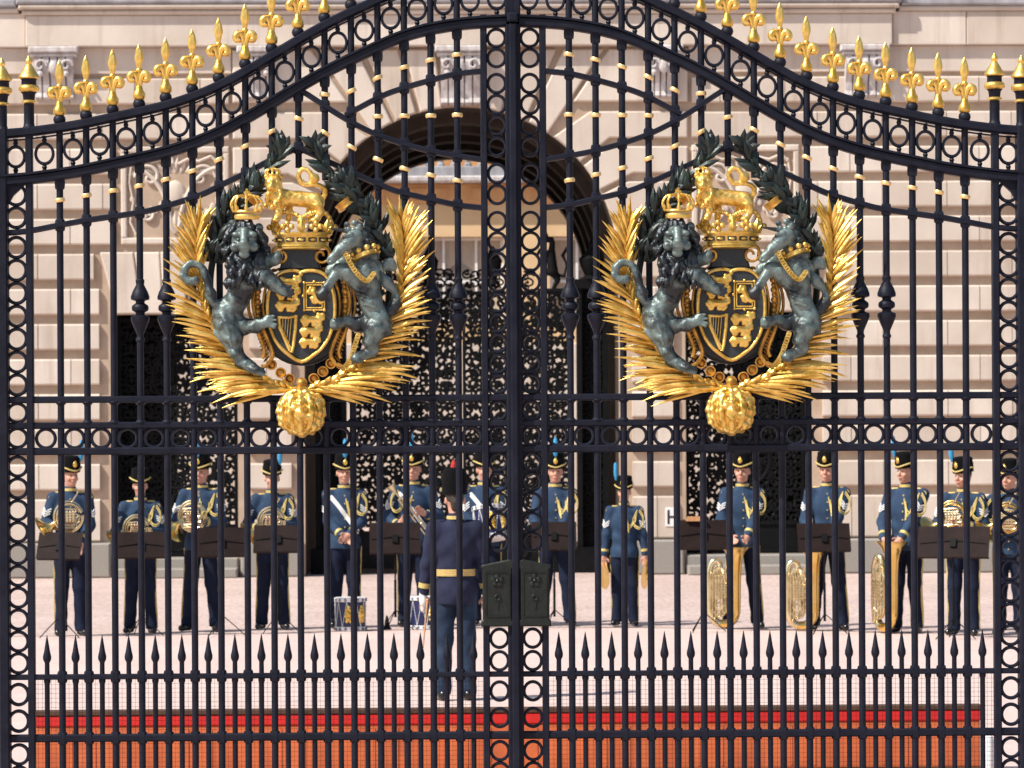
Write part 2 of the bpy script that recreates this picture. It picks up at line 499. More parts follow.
M['joint'] = mat('dark_ground_joint', (.22,.16,.145), rough=.9, scale=12)
# ------------------------------------------------------------------ ground
YF = 35.2
def sheet(name, pts, z, m):
    b = MB(); b.add([(x, y, z) for x, y in pts], [tuple(range(len(pts)))])
    o = b.build(name, m, smooth=0); tag(o, kind='structure'); return o
sheet('ground', [(-400,-300),(400,-300),(400,700),(-400,700)], 0, M['gravel'])
edge = [(-60,640),(0,637.5),(60,636.5),(150,635.2),(250,634),(330,632),(420,630),(520,628.4),(600,628),(700,629),(800,631),(900,633),(1000,635),(1090,636.5)]
gl = catmull([(ground(*p).x, ground(*p).y, 0) for p in edge], 4)
gl = [(p.x, p.y) for p in gl]
sheet('road', [(-60, gl[0][1])] + [(-60,-30),(60,-30),(60,gl[-1][1])] + gl[::-1], .004, M['paving'])
kb = MB()
n_ = len(gl)
kb.add([(x, y-.03, .008) for x, y in gl] + [(x, y+.05, .008) for x, y in gl], [(i, i+1, n_+i+1, n_+i) for i in range(n_-1)])
tag(kb.build('ground_joint', M['joint'], smooth=0), kind='structure')

# ------------------------------------------------------------------ palace front
palace = empty('palace', (0, YF, 0))
tag(palace, 'pale rusticated stone palace front with round arch and side openings, behind the band', 'palace')
A = 2.42; ZS = 4.8
def zk(k): return 4.04 + .538*k
wall = MB()      # the masonry mass behind the block faces
for s in (-1, 1):
    def bx(xa, xb, *r): wall.box(min(s*xa,s*xb), max(s*xa,s*xb), *r)
    bx(5.36, 20, 0, 13.5, 0, 9.2)
    bx(A, 3.45, 0, 13.5, 0, 4.04)
    bx(A, 5.36, 0, 13.5, 4.04, 4.8)
    bx(A, 5.36, 0, 13.5, 4.8, 9.2)
arc = [(A*math.cos(t), ZS + A*math.sin(t)) for t in np.linspace(0, PI, 33)]
for i in range(32):
    (xa, za), (xb, zb) = arc[i], arc[i+1]
    wall.prism([(xb, zb), (xa, za), (xa, 9.2), (xb, 9.2)], 0, 8.5)
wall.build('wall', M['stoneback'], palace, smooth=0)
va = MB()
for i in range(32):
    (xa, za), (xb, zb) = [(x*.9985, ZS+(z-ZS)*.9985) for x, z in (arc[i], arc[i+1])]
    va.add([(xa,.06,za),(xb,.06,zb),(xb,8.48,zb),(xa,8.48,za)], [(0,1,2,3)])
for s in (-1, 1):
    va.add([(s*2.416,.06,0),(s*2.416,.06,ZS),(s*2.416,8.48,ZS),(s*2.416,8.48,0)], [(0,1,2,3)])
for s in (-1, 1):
    va2 = MB()  # black sheets over walls and ceiling stand in for the passage shade
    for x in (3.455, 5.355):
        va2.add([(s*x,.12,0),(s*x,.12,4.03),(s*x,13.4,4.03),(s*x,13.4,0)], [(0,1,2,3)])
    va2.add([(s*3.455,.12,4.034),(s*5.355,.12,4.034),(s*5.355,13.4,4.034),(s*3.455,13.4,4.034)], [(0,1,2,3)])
    va2.build('passage_shade_sheets', M['passageshade'], palace, smooth=0)
va.build('vault', M['vaultshade'], palace, smooth=0)
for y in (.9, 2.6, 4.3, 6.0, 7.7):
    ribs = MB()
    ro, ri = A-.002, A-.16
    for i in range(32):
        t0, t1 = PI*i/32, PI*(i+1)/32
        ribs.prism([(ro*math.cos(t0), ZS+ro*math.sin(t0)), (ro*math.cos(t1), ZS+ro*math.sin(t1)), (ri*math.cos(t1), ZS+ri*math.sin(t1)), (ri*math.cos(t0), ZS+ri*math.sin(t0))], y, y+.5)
    ribs.build('vault_rib', M['vaultshade'], palace, smooth=0)

blocks = MB()
rnd = random.Random(3)
YB = -.075
def row(xa, xb, z0, z1, odd, L=1.0, y=YB):
    """one course of stones with narrow upright joints"""
    xs = [xa]; x = math.floor(xa/L)*L + (L/2 if odd else 0)
    while x < xb - .18:
        if x > xa + .18: xs.append(x)
        x += L
    xs.append(xb)
    for a, b in zip(xs[:-1], xs[1:]):
        blocks.cbox(a+.0035, b-.0035, y - rnd.uniform(0,.006), 0.002, z0, z1, .024, cx=.003)
for k in range(-6, 7):
    z0, z1 = zk(k), zk(k+1)-.14
    if k == -6: z0, z1 = .58, zk(-4)-.538-.14
    if k == -6: z0, z1 = .56, zk(-5)-.14
    odd = k % 2
    for s in (-1, 1):
        def rr(xa, xb): row(min(s*xa,s*xb), max(s*xa,s*xb), z0, z1, odd)
        if k < 0:
            rr(5.56, 20); rr(2.62, 3.27)
        elif k < 2: rr(5.56 + .08*k, 20)
        elif k < 5: rr(5.30, 20)
        else: rr(3.56, 20)
        if k in (0,): rr(2.62, 3.48)
# splayed lintel stones over the side openings
for s in (-1, 1):
    c = 4.405
    top = [-1.15,-.62,-.22,.22,.62,1.15]; bot = [-.90,-.50,-.17,.17,.50,.90]
    for i in range(5):
        y = -.13 if i == 2 else -.082
        blocks.prism([(s*c+bot[i]+.008, 4.05), (s*c+bot[i+1]-.008, 4.05), (s*c+top[i+1]-.008, 5.0), (s*c+top[i]+.008, 5.0)], y, .002, .02)
    # plain panel frame above
    xa, xb = 3.56, 5.22
    for (x0,x1,z0_,z1_) in ((xa,xb,5.12,5.22),(xa,xb,6.52,6.62),(xa,xa+.09,5.22,6.52),(xb-.09,xb,5.22,6.52)):
        blocks.cbox(min(s*x0,s*x1), max(s*x0,s*x1), -.07, .002, z0_, z1_, .02)
# arch stones
lev = [zk(0)+.0, 4.58, 5.12, 5.65, 6.19, 6.73, 7.27]
def th(z): return math.asin(max(-1, min(1, (z-ZS)/3.0)))
for s in (-1, 1):
    for k in range(1, 6):
        z0, z1 = lev[k], lev[k+1]-.13
        t0, t1 = max(0, th(z0)), th(lev[k+1])
        g = .028
        p = [(3.5, z0), (3.5, z1)]
        e1 = (3.0*math.cos(t1-g), min(z1, ZS+3.0*math.sin(t1-g)))
        p += [(max(2.0, (z1-ZS)/math.tan(t1-g)) if t1 > .3 else e1[0], z1)]
        for t in np.linspace(t1-g, t0+ (g*.2 if z0 > ZS else 0), 6): p.append((A*math.cos(t), ZS+A*math.sin(t)))
        if z0 > ZS: p.append(((z0-ZS)/math.tan(t0) if t0 > .25 else 3.0*math.cos(t0), z0))
        else: p.append((A, z0))
        if k == 1: p = [(3.21,z0),(3.21,z1),(3.0,z1)] + [(A*math.cos(t), ZS+A*math.sin(t)) for t in np.linspace(th(5.12)-g, 0, 4)] + [(A,z0)]
        blocks.prism([(s*x, z) for x, z in p], YB, .002, .022)
    angs = [th(7.27), R(65), R(74.5), R(84)]
    for a, b in zip(angs[:-1], angs[1:]):
        g = .014
        p = [((8.1-ZS)/math.tan(a+g), 8.1), ((8.1-ZS)/math.tan(b-g), 8.1)] + [(A*math.cos(t), ZS+A*math.sin(t)) for t in np.linspace(b-g, a+g, 5)]
        blocks.prism([(s*x, z) for x, z in p], YB, .002, .022)
    p = [(3.5, 7.29), (3.5, 8.1), ((8.1-ZS)/math.tan(angs[0])+.02, 8.1), ((7.29-ZS)/math.tan(angs[0])+.02, 7.29)]
    blocks.prism([(s*x, z) for x, z in p], YB, .002, .022)
blocks.build('facing_stones', M['stone'], palace, smooth=0)

for s in (-1, 1):
    for xa, xb in ((5.40, 20), (2.46, 3.41)):
        pl = MB(); pl.cbox(min(s*xa,s*xb), max(s*xa,s*xb), -.15, .003, 0, .54, .03); pl.build('plinth', M['granite'], palace, smooth=0)
for s in (-1, 1):
    st = MB()
    st.cbox(s*4.4-.95, s*4.4+.95, -.10, 1.5, 0, .30, .02); st.cbox(s*4.4-.95, s*4.4+.95, -.45, -.102, 0, .15, .02)
    st.build('doorstep', M['granite'], palace, smooth=0)
for s in (-1, 1):
    fr = MB(); fr.cbox(min(s*3.52,s*20), max(s*3.52,s*20), -.05, .003, 7.74, 8.14, .01)
    fr.build('frieze', M['stone'], palace, smooth=0)
co = MB()
co.cbox(-6.65, 6.65, -.22, .004, 8.142, 8.62, .015)
xs = [-6.65,-4.9,-2.4,.4,2.7,4.6,6.65]
for s in (-1, 1):
    for a, b in ((6.66,7.8),(7.81,9.9),(9.91,11.4),(11.41,20)):
        co.cbox(min(s*a,s*b), max(s*a,s*b), -.15, .004, 8.142, 8.66, .012)
co.cbox(-6.70, 6.70, -.28, .004, 8.622, 8.70, .03)
co.cbox(-6.75, 6.75, -.34, .004, 8.702, 8.78, .03)
for s in (-1, 1):
    co.cbox(min(s*6.76,s*20), max(s*6.76,s*20), -.2, .004, 8.662, 8.74, .02)
co.build('cornice', M['stone'], palace, smooth=0)
le = MB()
le.cbox(-6.78, 6.78, -.36, 13, 8.782, 8.93, .03)
for s in (-1, 1): le.cbox(min(s*6.79,s*20), max(s*6.79,s*20), -.24, 13, 8.742, 8.88, .03)
le.build('lead_ledge', M['lead'], palace, smooth=0)
ba = MB()
ba.cbox(-6.6, 6.6, -.3, .1, 8.932, 9.12, .02)
for i in range(44):
    x = -6.45 + i*.30
    ba.lathe([(.07,0),(.07,.05),(.045,.08),(.085,.2),(.05,.38),(.06,.45),(.07,.5)], (x, -.1, 9.12), 8)
ba.cbox(-6.6, 6.6, -.3, .1, 9.62, 9.80, .02)
ba.build('balustrade', M['stone'], palace)

M['palestone'] = mat('weathered_white_stone', (.62,.60,.60), (.42,.36,.34), rough=.85, scale=5, bump=.5, bscale=40, stretch=(2.5,1,1))
def console(x, w, z0, z1):
    b = MB()
    b.cbox(x-w/2-.05, x+w/2+.05, -.34, .01, z1-.10, z1-.004, .02)
    b.cbox(x-w/2-.02, x+w/2+.02, -.30, .01, z1-.16, z1-.104, .015)
    prof = [(-.27, z1-.165), (-.29, z1-.25), (-.25, z1-.40), (-.17, z0+.22), (-.15, z0+.10), (-.19, z0+.03), (-.12, z0)]
    n = 5; ww = w*.92
    for i in range(n):
        xa = x-ww/2 + ww*i/n + .012; xb = x-ww/2 + ww*(i+1)/n - .012
        for (ya, za), (yb, zb) in zip(prof[:-1], prof[1:]):
            b.add([(xa,ya,za),(xb,ya,za),(xb,yb,zb),(xa,yb,zb),(xa,.0,za),(xb,.0,za),(xb,.0,zb),(xa,.0,zb)],
                  [(0,1,2,3),(0,3,7,4),(1,5,6,2),(0,4,5,1),(3,2,6,7)])
    b.box(x-ww/2+.02, x+ww/2-.02, -.12, .0, z0+.02, z1-.16)
    for sx in (-1, 1):
        sp = [(x+sx*(w*.30)+math.cos(t)*(.10-.012*t), -.30, z1-.30+math.sin(t)*(.10-.012*t)) for t in np.linspace(0, 6.5, 22)]
        b.tube(sp, .022, 6)
        b.ball((x+sx*w*.3, -.29, z1-.42), .05, 8)
    b.ball((x, -.29, z1-.33), .075, 10, sc=(1,.6,1.5))
    b.build('console', M['palestone'], palace)
for x, w, z0 in ((0, .68, 7.24), (-3.12, .50, 7.34), (3.12, .50, 7.34), (-6.22, .66, 7.34), (6.22, .66, 7.34)):
    console(x, w, z0, 8.14)

def relief(s):
    """carved trophy panel over a side opening: scrolls, swags, a fleur and a shield"""
    b = MB(); cx = s*4.39; cz = 5.87
    def T(pts, r): b.tube([(cx+p[0], -.02, cz+p[1]) for p in pts], r, 6, flat=1.4)
    for sx in (-1, 1):
        T([(sx*(.70-.65*math.cos(t)), -.62+1.05*math.sin(t)) for t in np.linspace(.15, 1.45, 14)], .035)
        T([(sx*(.40+math.cos(t)*(.22-.03*t)), .28+math.sin(t)*(.22-.03*t)) for t in np.linspace(0, 6.6, 26)], .028)
        T([(sx*(.45+math.cos(t)*(.20-.028*t)), -.30+math.sin(t)*(.20-.028*t)) for t in np.linspace(2, 8.6, 26)], .026)
        T([(sx*.05, .48), (sx*.20, .56), (sx*.36, .52), (sx*.55, .60), (sx*.66, .50)], .03)
        T([(sx*.66, .55), (sx*.70, .2), (sx*.64, -.1), (sx*.69, -.4), (sx*.6, -.6)], .022)
        for t in range(7):
            b.ball((cx+sx*(.12+.09*t), -.02, cz-.02-.25*math.sin(t*.5)), .045, 8, sc=(1,.7,1.2))
            b.blade((cx+sx*.08*t, 0, cz+.35), (cx+sx*(.12*t+.05), -.03, cz+.62-.05*t), .07)
    b.ball((cx, -.0, cz+.02), .19, 14, sc=(.85,.35,1.15))
    for a in (-.5, 0, .5):
        b.blade((cx, -.03, cz-.58), (cx+math.sin(a)*.3, -.05, cz-.58+math.cos(a)*.34), .12)
    b.build('carved_panel', M['stone'], palace)
relief(-1); relief(1)

# ------------------------------------------------------------------ white hydrant plate on the pier
p = at_depth(672, 517, YF-.08)
hs = empty('hydrant_sign', (p.x, YF-.081, p.z))
tag(hs, 'small white wall plate with a black letter H on the pale stone pier', 'sign')
b = MB(); b.cbox(-.10, .10, -.012, 0, -.145, .145, .004); b.build('plate', M['whitepaint'], hs)
b = MB()
b.box(-.072,-.038,-.016,-.0125,-.11,.11); b.box(.038,.072,-.016,-.0125,-.11,.11); b.box(-.038,.038,-.016,-.0125,-.016,.018)
b.build('letter', M['blackpaint'], hs, smooth=0)

# ------------------------------------------------------------------ courtyard building seen through the arch
cy = empty('courtyard_building', (0, YF+30, 0))
tag(cy, 'warm ochre and cream courtyard building with tall windows, seen through the central arch', 'building')
w = MB()
bays = [-12.6,-9.0,-5.4,-1.8,.9+.9,5.4,9.0,12.6]
bays = [-15.8+3.2*i for i in range(10)]
for i in range(9):
    c0 = bays[i]+.0
    w.box(c0+1.05, c0+2.15, 0, 1.0, 0, 6.95)
w.box(-18, bays[0]-1.05, 0, 1.0, 0, 6.95); w.box(bays[-1]+1.05, 18, 0, 1.0, 0, 6.95)
w.box(-18, 18, .02, 1.0, 6.95, 7.75)
for c0 in bays: w.box(c0-1.05, c0+1.05, .003, 1.0, 4.4, 4.9)
w.build('wall', M['creamstone'], cy, smooth=0)
w = MB(); w.cbox(-18, 18, -.12, .002, 0, 4.4, .03); w.build('base_storey', M['stone'], cy, smooth=0)
w = MB(); w.cbox(-18, 18, -.06, .8, 7.752, 8.22, .02)
for i in range(24):
    x = -17.5+i*1.5; w.box(x, x+.9, -.09, -.062, 7.85, 8.10)
w.build('frieze', M['warmstone'], cy, smooth=0)
w = MB(); w.cbox(-18, 18, -.45, .8, 8.224, 8.38, .04); w.build('ledge', M['palestone'], cy, smooth=0)
w = MB(); w.cbox(-18, 18, -.2, .4, 8.384, 8.62, .02)
for i in range(110):
    w.lathe([(.09,0),(.10,.06),(.055,.1),(.10,.24),(.05,.42),(.08,.5)], (-17.8+i*.325, -.02, 8.62), 6)
w.cbox(-18, 18, -.2, .4, 9.12, 9.35, .02)
w.build('balustrade', M['lead'], cy)
w = MB(); w.box(-18, 18, 2.5, 6, 0, 13); w.build('upper_wall', M['warmstone'], cy, smooth=0)
for c0 in bays:
    win = MB()
    for xa, xb in ((-1.05,-.97),(.97,1.05),(-.42,-.36),(.36,.42)): win.box(c0+xa, c0+xb, .30, .38, 4.9, 6.95)
    for z in (4.9, 5.85, 6.87): win.box(c0-.97, c0+.97, .305, .375, z, z+.07)
    f = win.build('window', M['whitepaint'], cy, smooth=0)
    pn = MB(); pn.box(c0-1.04, c0+1.04, .40, .42, 4.9, 6.95); pn.build('pane', M['glass'], f, smooth=0)
    cu = MB()
    for sx in (-1, 1):
        pts = [(c0+sx*.97, 6.9), (c0+sx*.97, 5.0), (c0+sx*.80, 5.1), (c0+sx*.66, 5.6), (c0+sx*.40, 6.1), (c0+sx*.05, 6.35), (c0+sx*.02, 6.9)]
        cu.prism(pts, .385, .398)
    cu.build('curtain', M['curtain'], f, smooth=0)

# ------------------------------------------------------------------ dark scroll gates in the three openings
def scrolls(b, x0, x1, z0, z1, y, cell=.165, rad=.0245, seed=1):
    r = random.Random(seed)
    nx = max(1, round((x1-x0)/cell)); nz = max(1, round((z1-z0)/cell))
    cx, cz = (x1-x0)/nx, (z1-z0)/nz
    for i in range(nx):
        for j in range(nz):
            ox = x0+(i+.5)*cx; oz = z0+(j+.5)*cz
            s = 1 if (i+j) % 2 else -1
            rot = r.uniform(-.5,.5) + (PI/2 if j % 3 == 0 else 0)
            ty = r.random()
            def P(u, v):
                u *= s
                return (ox + (u*math.cos(rot)-v*math.sin(rot))*cx, y + r.uniform(-.004,.004), oz + (u*math.sin(rot)+v*math.cos(rot))*cz)
            for q in (1, -1):
                k = .36 if ty < .7 else .42
                pts = [P(q*(.22+math.cos(t)*(k-.045*t)), q*(.12+math.sin(t)*(k-.045*t))) for t in np.linspace(-1.2, 5.6, 15)]
                b.tube(pts, [rad*(1.25-.5*a/14) for a in range(15)], 5)
                for _ in range(2):
                    a = r.uniform(0, 6.28); u, v = r.uniform(-.3,.3), r.uniform(-.3,.3)
                    b.blade(P(u,v), P(u+math.cos(a)*.36, v+math.sin(a)*.36), rad*3.4, n=4)
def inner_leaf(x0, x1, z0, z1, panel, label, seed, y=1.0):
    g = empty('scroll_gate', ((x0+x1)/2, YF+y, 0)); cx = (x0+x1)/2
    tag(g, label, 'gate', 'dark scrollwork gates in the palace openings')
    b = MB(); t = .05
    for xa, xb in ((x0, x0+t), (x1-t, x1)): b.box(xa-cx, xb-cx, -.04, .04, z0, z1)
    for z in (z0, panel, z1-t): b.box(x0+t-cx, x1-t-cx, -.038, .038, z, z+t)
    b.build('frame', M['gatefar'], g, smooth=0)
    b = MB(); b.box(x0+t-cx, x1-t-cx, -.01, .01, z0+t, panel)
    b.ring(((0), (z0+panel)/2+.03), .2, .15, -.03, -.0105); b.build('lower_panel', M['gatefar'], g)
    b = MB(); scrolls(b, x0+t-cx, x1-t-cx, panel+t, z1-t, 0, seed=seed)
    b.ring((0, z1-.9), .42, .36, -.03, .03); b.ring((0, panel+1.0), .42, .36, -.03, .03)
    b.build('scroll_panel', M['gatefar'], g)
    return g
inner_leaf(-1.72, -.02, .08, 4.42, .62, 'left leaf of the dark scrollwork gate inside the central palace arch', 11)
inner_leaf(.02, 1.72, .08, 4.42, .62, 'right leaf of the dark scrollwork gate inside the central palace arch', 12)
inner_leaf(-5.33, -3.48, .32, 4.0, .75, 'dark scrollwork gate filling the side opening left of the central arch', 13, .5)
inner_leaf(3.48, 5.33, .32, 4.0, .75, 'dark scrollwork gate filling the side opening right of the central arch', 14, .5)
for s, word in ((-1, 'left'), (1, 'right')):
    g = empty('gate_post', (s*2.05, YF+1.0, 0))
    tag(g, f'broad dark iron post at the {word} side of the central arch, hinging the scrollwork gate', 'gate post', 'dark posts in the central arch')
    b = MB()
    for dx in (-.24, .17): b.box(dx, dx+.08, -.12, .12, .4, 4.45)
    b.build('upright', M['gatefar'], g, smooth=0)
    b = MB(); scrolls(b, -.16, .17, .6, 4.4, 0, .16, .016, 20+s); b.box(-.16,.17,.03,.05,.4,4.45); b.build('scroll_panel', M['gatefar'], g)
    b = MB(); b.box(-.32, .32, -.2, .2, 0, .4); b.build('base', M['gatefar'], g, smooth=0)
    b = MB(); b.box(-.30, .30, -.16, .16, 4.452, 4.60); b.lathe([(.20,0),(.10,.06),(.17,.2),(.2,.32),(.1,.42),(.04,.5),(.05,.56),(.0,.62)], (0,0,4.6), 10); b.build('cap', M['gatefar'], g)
def crest_beast(x, s, label):
    """little rampant beast on the gate top"""
    g = SDF(.03)
    g.chain([(.02*s,0,.30),(0,0,.56)], [.085,.072]).chain([(0,0,.56),(.02*s,0,.74)], [.06,.045])
    g.ell((-.02*s,0,.80), (.07,.05,.05)).cap((-.07*s,0,.79),(-.14*s,0,.73),.032,.022)
    g.chain([(.03*s,0,.30),(.10*s,0,.16),(.03*s,0,.02)], [.07,.04,.03]).chain([(-.02*s,0,.30),(-.15*s,0,.24),(-.14*s,0,.08)], [.055,.035,.028])
    g.chain([(-.04*s,0,.57),(-.17*s,0,.63),(-.23*s,0,.54)], [.045,.028,.024]).chain([(-.04*s,0,.48),(-.16*s,0,.47),(-.20*s,0,.38)], [.045,.028,.024])
    g.chain([(.08*s,0,.25),(.20*s,0,.22),(.25*s,0,.40),(.18*s,0,.55),(.25*s,0,.66)], [.024,.02,.02,.022,.03])
    b = g.mb(.016)
    b.tube([(-.05*s,0,.83),(-.11*s,0,1.0)], [.022,.004], 6)
    b.box(-.22,.22,-.05,.05,-.02,.03)
    o = b.build('crest_beast', M['gatefar'], None, 60); o.location = (x, YF+1.0, 4.43)
    tag(o, label, 'beast ornament', 'beasts on top of the scrollwork gate'); return o
crest_beast(1.42, 1, 'dark rearing beast silhouette on top of the right leaf of the central scrollwork gate')
crest_beast(-1.42, -1, 'dark rearing beast silhouette on top of the left leaf of the central scrollwork gate')
for s, word in ((-1,'left'),(1,'right')):
    cr = MB(); scrolls(cr, .05, 1.15, 0, .34, 0, .2, .016, 31+s)
    cr.lathe([(.12,0),(.06,.08),(.13,.25),(.15,.38),(.07,.5),(.02,.6)], (.5,0,.1), 10)
    if s < 0: cr.xf(Matrix.Diagonal((-1,1,1,1)))
    o = cr.build('gate_cresting', M['gatefar'], None); o.location = (0, YF+1.0, 4.425)
    tag(o, f'low scroll cresting with urn on the {word} leaf of the central scrollwork gate', 'cresting', 'scroll crestings on the inner gate')

# ------------------------------------------------------------------ raised road barrier just behind the gate
yb = 2.97
pl_ = at_depth(36, 711, yb); pr_ = at_depth(980, 705, yb)
bar = empty('road_blocker', ((pl_.x+pr_.x)/2, yb, 0)); hw = (pr_.x-pl_.x)/2
tag(bar, 'low orange and red road barrier stretching right across behind the black gate', 'barrier')
zt = (pl_.z+pr_.z)/2
b = MB(); b.cbox(-hw, hw, 0, .10, .03, zt-.10, .004)
for i in range(40):
    x = -hw+.05+i*(2*hw-.1)/40; b.box(x+.02, x+.03, -.004, -.0005, .05, zt-.12)
b.build('panel', M['orange'], bar, smooth=0)
b = MB(); b.cbox(-hw-.004, hw+.004, -.008, .102, zt-.098, zt-.032, .006); b.build('red_band', M['red'], bar, smooth=0)
b = MB(); b.cbox(-hw-.008, hw+.008, -.014, .11, zt-.030, zt, .006); b.build('top_plate', M['brownedge'], bar, smooth=0)
b = MB(); b.box(-hw, hw, -.05, .15, 0, .028); b.build('base_plate', M['brownedge'], bar, smooth=0)
p = at_depth(988.5, 735, 2.6)
bo = empty('bollard', (p.x, 2.6, 0)); tag(bo, 'short white post at the right end of the orange barrier', 'bollard')
b = MB(); b.lathe([(.032,0),(.032,p.z-.03),(.026,p.z-.008),(.012,p.z)], n=14); b.build('post', M['whitepaint'], bo)
b = MB(); b.lathe([(.055,0),(.055,.02),(.036,.03)], n=14); b.build('base', M['blackmetal'], bo)

# ------------------------------------------------------------------ unseen dark tree belt behind us, added for the gilding and brass to mirror
rt = random.Random(77); b = MB()
for i in range(1500):
    a = rt.uniform(R(180), R(360)); d = rt.uniform(85, 100); hgt = (9+4*math.sin(a*9)+2.5*math.sin(a*23))*rt.uniform(.05,1)
    c = Vector((math.cos(a)*d, -20+math.sin(a)*d, hgt)); r_ = rt.uniform(1.2, 2.6)
    for k in range(3):
        n1 = Vector((rt.uniform(-1,1), rt.uniform(-1,1), rt.uniform(-1,1))).normalized()*r_; n2 = n1.orthogonal().normalized()*r_
        b.add([c-n1-n2*.5, c+n1*.8-n2, c+n1+n2*.7, c-n1*.6+n2], [(0,1,2,3)])
tag(b.build('unseen_tree_belt', M['foliage'], None, 0), kind='stuff')
# ------------------------------------------------------------------ the great gate: two leaves of black bars
def GX(u): return u / GS
def GZ(v): return H + (439 - v) / GS
def P2(u, v): return (u / GS, H + (439 - v) / GS)
def curve(pts, m=5): return [(p.x, p.y) for p in catmull([(a, b, 0) for a, b in pts], m)]
ARCH = curve([(-6,22),(7,22),(57,25.5),(107,36),(157,57.5),(186,71.5),(215,87.5),(257,112.5),(288,129.5),(318,142.5),(353,153.5),(406,165),(438,171.5),(481,177.5),(512,180)])
RA = curve([(29,160),(82,151),(132,136),(170,117),(207,93),(222,86)])
RB = curve([(29,71),(57,74),(82,80),(107,87),(132,96),(168,115)])
RC = curve([(29,208),(56,205),(83,199),(113,192),(132,185),(170,168),(215,147)]) + curve([(215,147),(240,158),(265,171),(290,183),(313,194),(348,205),(373,211),(428,219),(456,224),(483,229),(505,231)])[1:]
def vat(c, u):
    for (a, va), (b, vb) in zip(c[:-1], c[1:]):
        if a <= u <= b: return va + (vb-va)*(u-a)/max(1e-6, b-a)
    return None
def slope(c, u): return (vat(c, min(u+6, 508)) - vat(c, max(u-6, 0)))/12 if vat(c, u+6) is not None and vat(c, u-6) is not None else 0
GAP = 47.5
BARS = [56 + 26.45*k for k in range(16)]
BOT = 2.1 * GS + 439 - 14        # bar feet, just over the ground
def barmesh(u, segs, knob, kn):
    """one upright: round bar through its rails with ball knuckles at each crossing"""
    b = MB(); r = 3.45/GS
    for v0, v1 in segs:
        b.tube([(0,0,GZ(v1)), (0,0,GZ(v0))], r, 10)
    if knob:
        prof = [(3.0,0),(4.4,1),(4.4,3),(3.2,5),(3.6,8),(8.4,19),(9.4,22),(9.2,25),(4.6,27),(4.6,29),(8,31),(8.6,33.5),(8,36),(4.5,38.5),(4.6,40.5),(9.2,42),(9.4,45),(7.6,50),(3.9,57),(4.4,59),(4.4,61.5),(3.0,63)]
        b.lathe([(a/GS, z/GS) for a, z in prof], (0,0,GZ(340)), 12)
    for v in kn:
        b.lathe([(a/GS, z/GS) for a, z in ((3.2,-6.2),(4.5,-5.6),(5.0,-3.6),(5.2,0),(5.0,3.6),(4.5,5.6),(3.2,6.2))], (0,0,GZ(v)), 6)
    return b
def fleur():
    """gilded fleur-de-lis on its bulb"""
    b = MB()
    q = lambda a: [(r_/GS, z/GS) for r_, z in a]
    b.lathe(q([(2.5,10),(5.6,12),(6.3,15),(6.0,19),(4.2,22),(3.2,27)]), n=12)
    b.lathe(q([(2.6,24),(2.1,32),(1.9,46),(2.4,47)]), n=8)
    b.lathe(q([(2.3,43),(3.3,44.5),(3.3,46),(2.3,47.5)]), n=10)
    # spear petal, ridged
    b.lathe(q([(1.8,45),(2.9,52),(4.3,58),(4.5,61),(3.4,68),(1.6,73),(.3,76)]), n=6, sy=.75)
    for s in (-1, 1):
        pts = [(s*1.2,0,22),(s*1.6,-.2,31),(s*2.8,-.5,38),(s*5.2,-.8,42),(s*8.0,-1,40.5),(s*8.9,-1,36.5),(s*7.3,-1,33.6),(s*6.0,-1,35)]
        pts = catmull([(x/GS, y/GS, z/GS) for x, y, z in pts], 4)
        n = len(pts)
        b.tube(pts, [(1.2+2.6*math.sin(min(1,i/(n*.72))*PI*.60))/GS for i in range(n)], 8)
    return b
_fl = fleur(); _fl.v = [(x, y, z*.86 - 1.5/GS) for x, y, z in _fl.v]
FLEUR = _fl.mesh('finial', M['gold'], 50)
COLLAR = MB(); COLLAR.lathe([(a/GS, z/GS) for a, z in ((3.2,-2.2),(4.9,-2.0),(5.4,-1),(5.4,1),(4.9,2.0),(3.2,2.2))], n=12); COLLAR = COLLAR.mesh('collar', M['palegold'], 50)
KN = MB(); KN.ball((0,0,0), 6.3/GS, 12, sc=(1,1,.95)); KN.lathe([(a/GS,z/GS) for a,z in ((3.4,-9),(4.8,-8),(4.8,-6.5),(3.4,-5.6))], n=10); KN = KN.mesh('finial_knob', M['iron'], 50)
RING = MB(); RING.ring((0,0), 11/GS, 7.7/GS, -2.6/GS, 2.6/GS, 28); RING = RING.mesh('ring', M['iron'], 40)
RINGE = MB(); RINGE.ring((0,0), 11/GS, 7.9/GS, -2.6/GS, 2.6/GS, 28, .92, 1.06)
for s in (-1, 1):
    RINGE.tube([(0,0,s*10.5/GS),(0,0,s*15/GS),(0,0,s*18/GS)], [1.8/GS,1.8/GS,2.6/GS], 8); RINGE.ball((0,0,s*13.4/GS), 2.7/GS, 8)
RINGE = RINGE.mesh('ring', M['iron'], 40)
SPIKE = MB()
SPIKE.lathe([(a/GS, z/GS) for a, z in ((2.6,0),(2.6,GS*2.1+439-14-681),(3.4,GS*2.1+439-14-679),(3.4,GS*2.1+439-14-675),(2.5,GS*2.1+439-14-672),(2.4,GS*2.1+439-14-660),(4.1,GS*2.1+439-14-656.5),(4.2,GS*2.1+439-14-653.5),(2.9,GS*2.1+439-14-648),(1.5,GS*2.1+439-14-639),(.2,GS*2.1+439-14-632))], n=10)
SPIKE = SPIKE.mesh('spiked_dog_bar', M['iron'], 40)
CROWNF = MB()
q_ = lambda a: [(r_/GS, z/GS) for r_, z in a]
CROWNF.lathe(q_([(8.5,-4),(8.5,-1),(6,1),(5.2,5),(5.2,28),(6,30)]), n=12, mi=0)
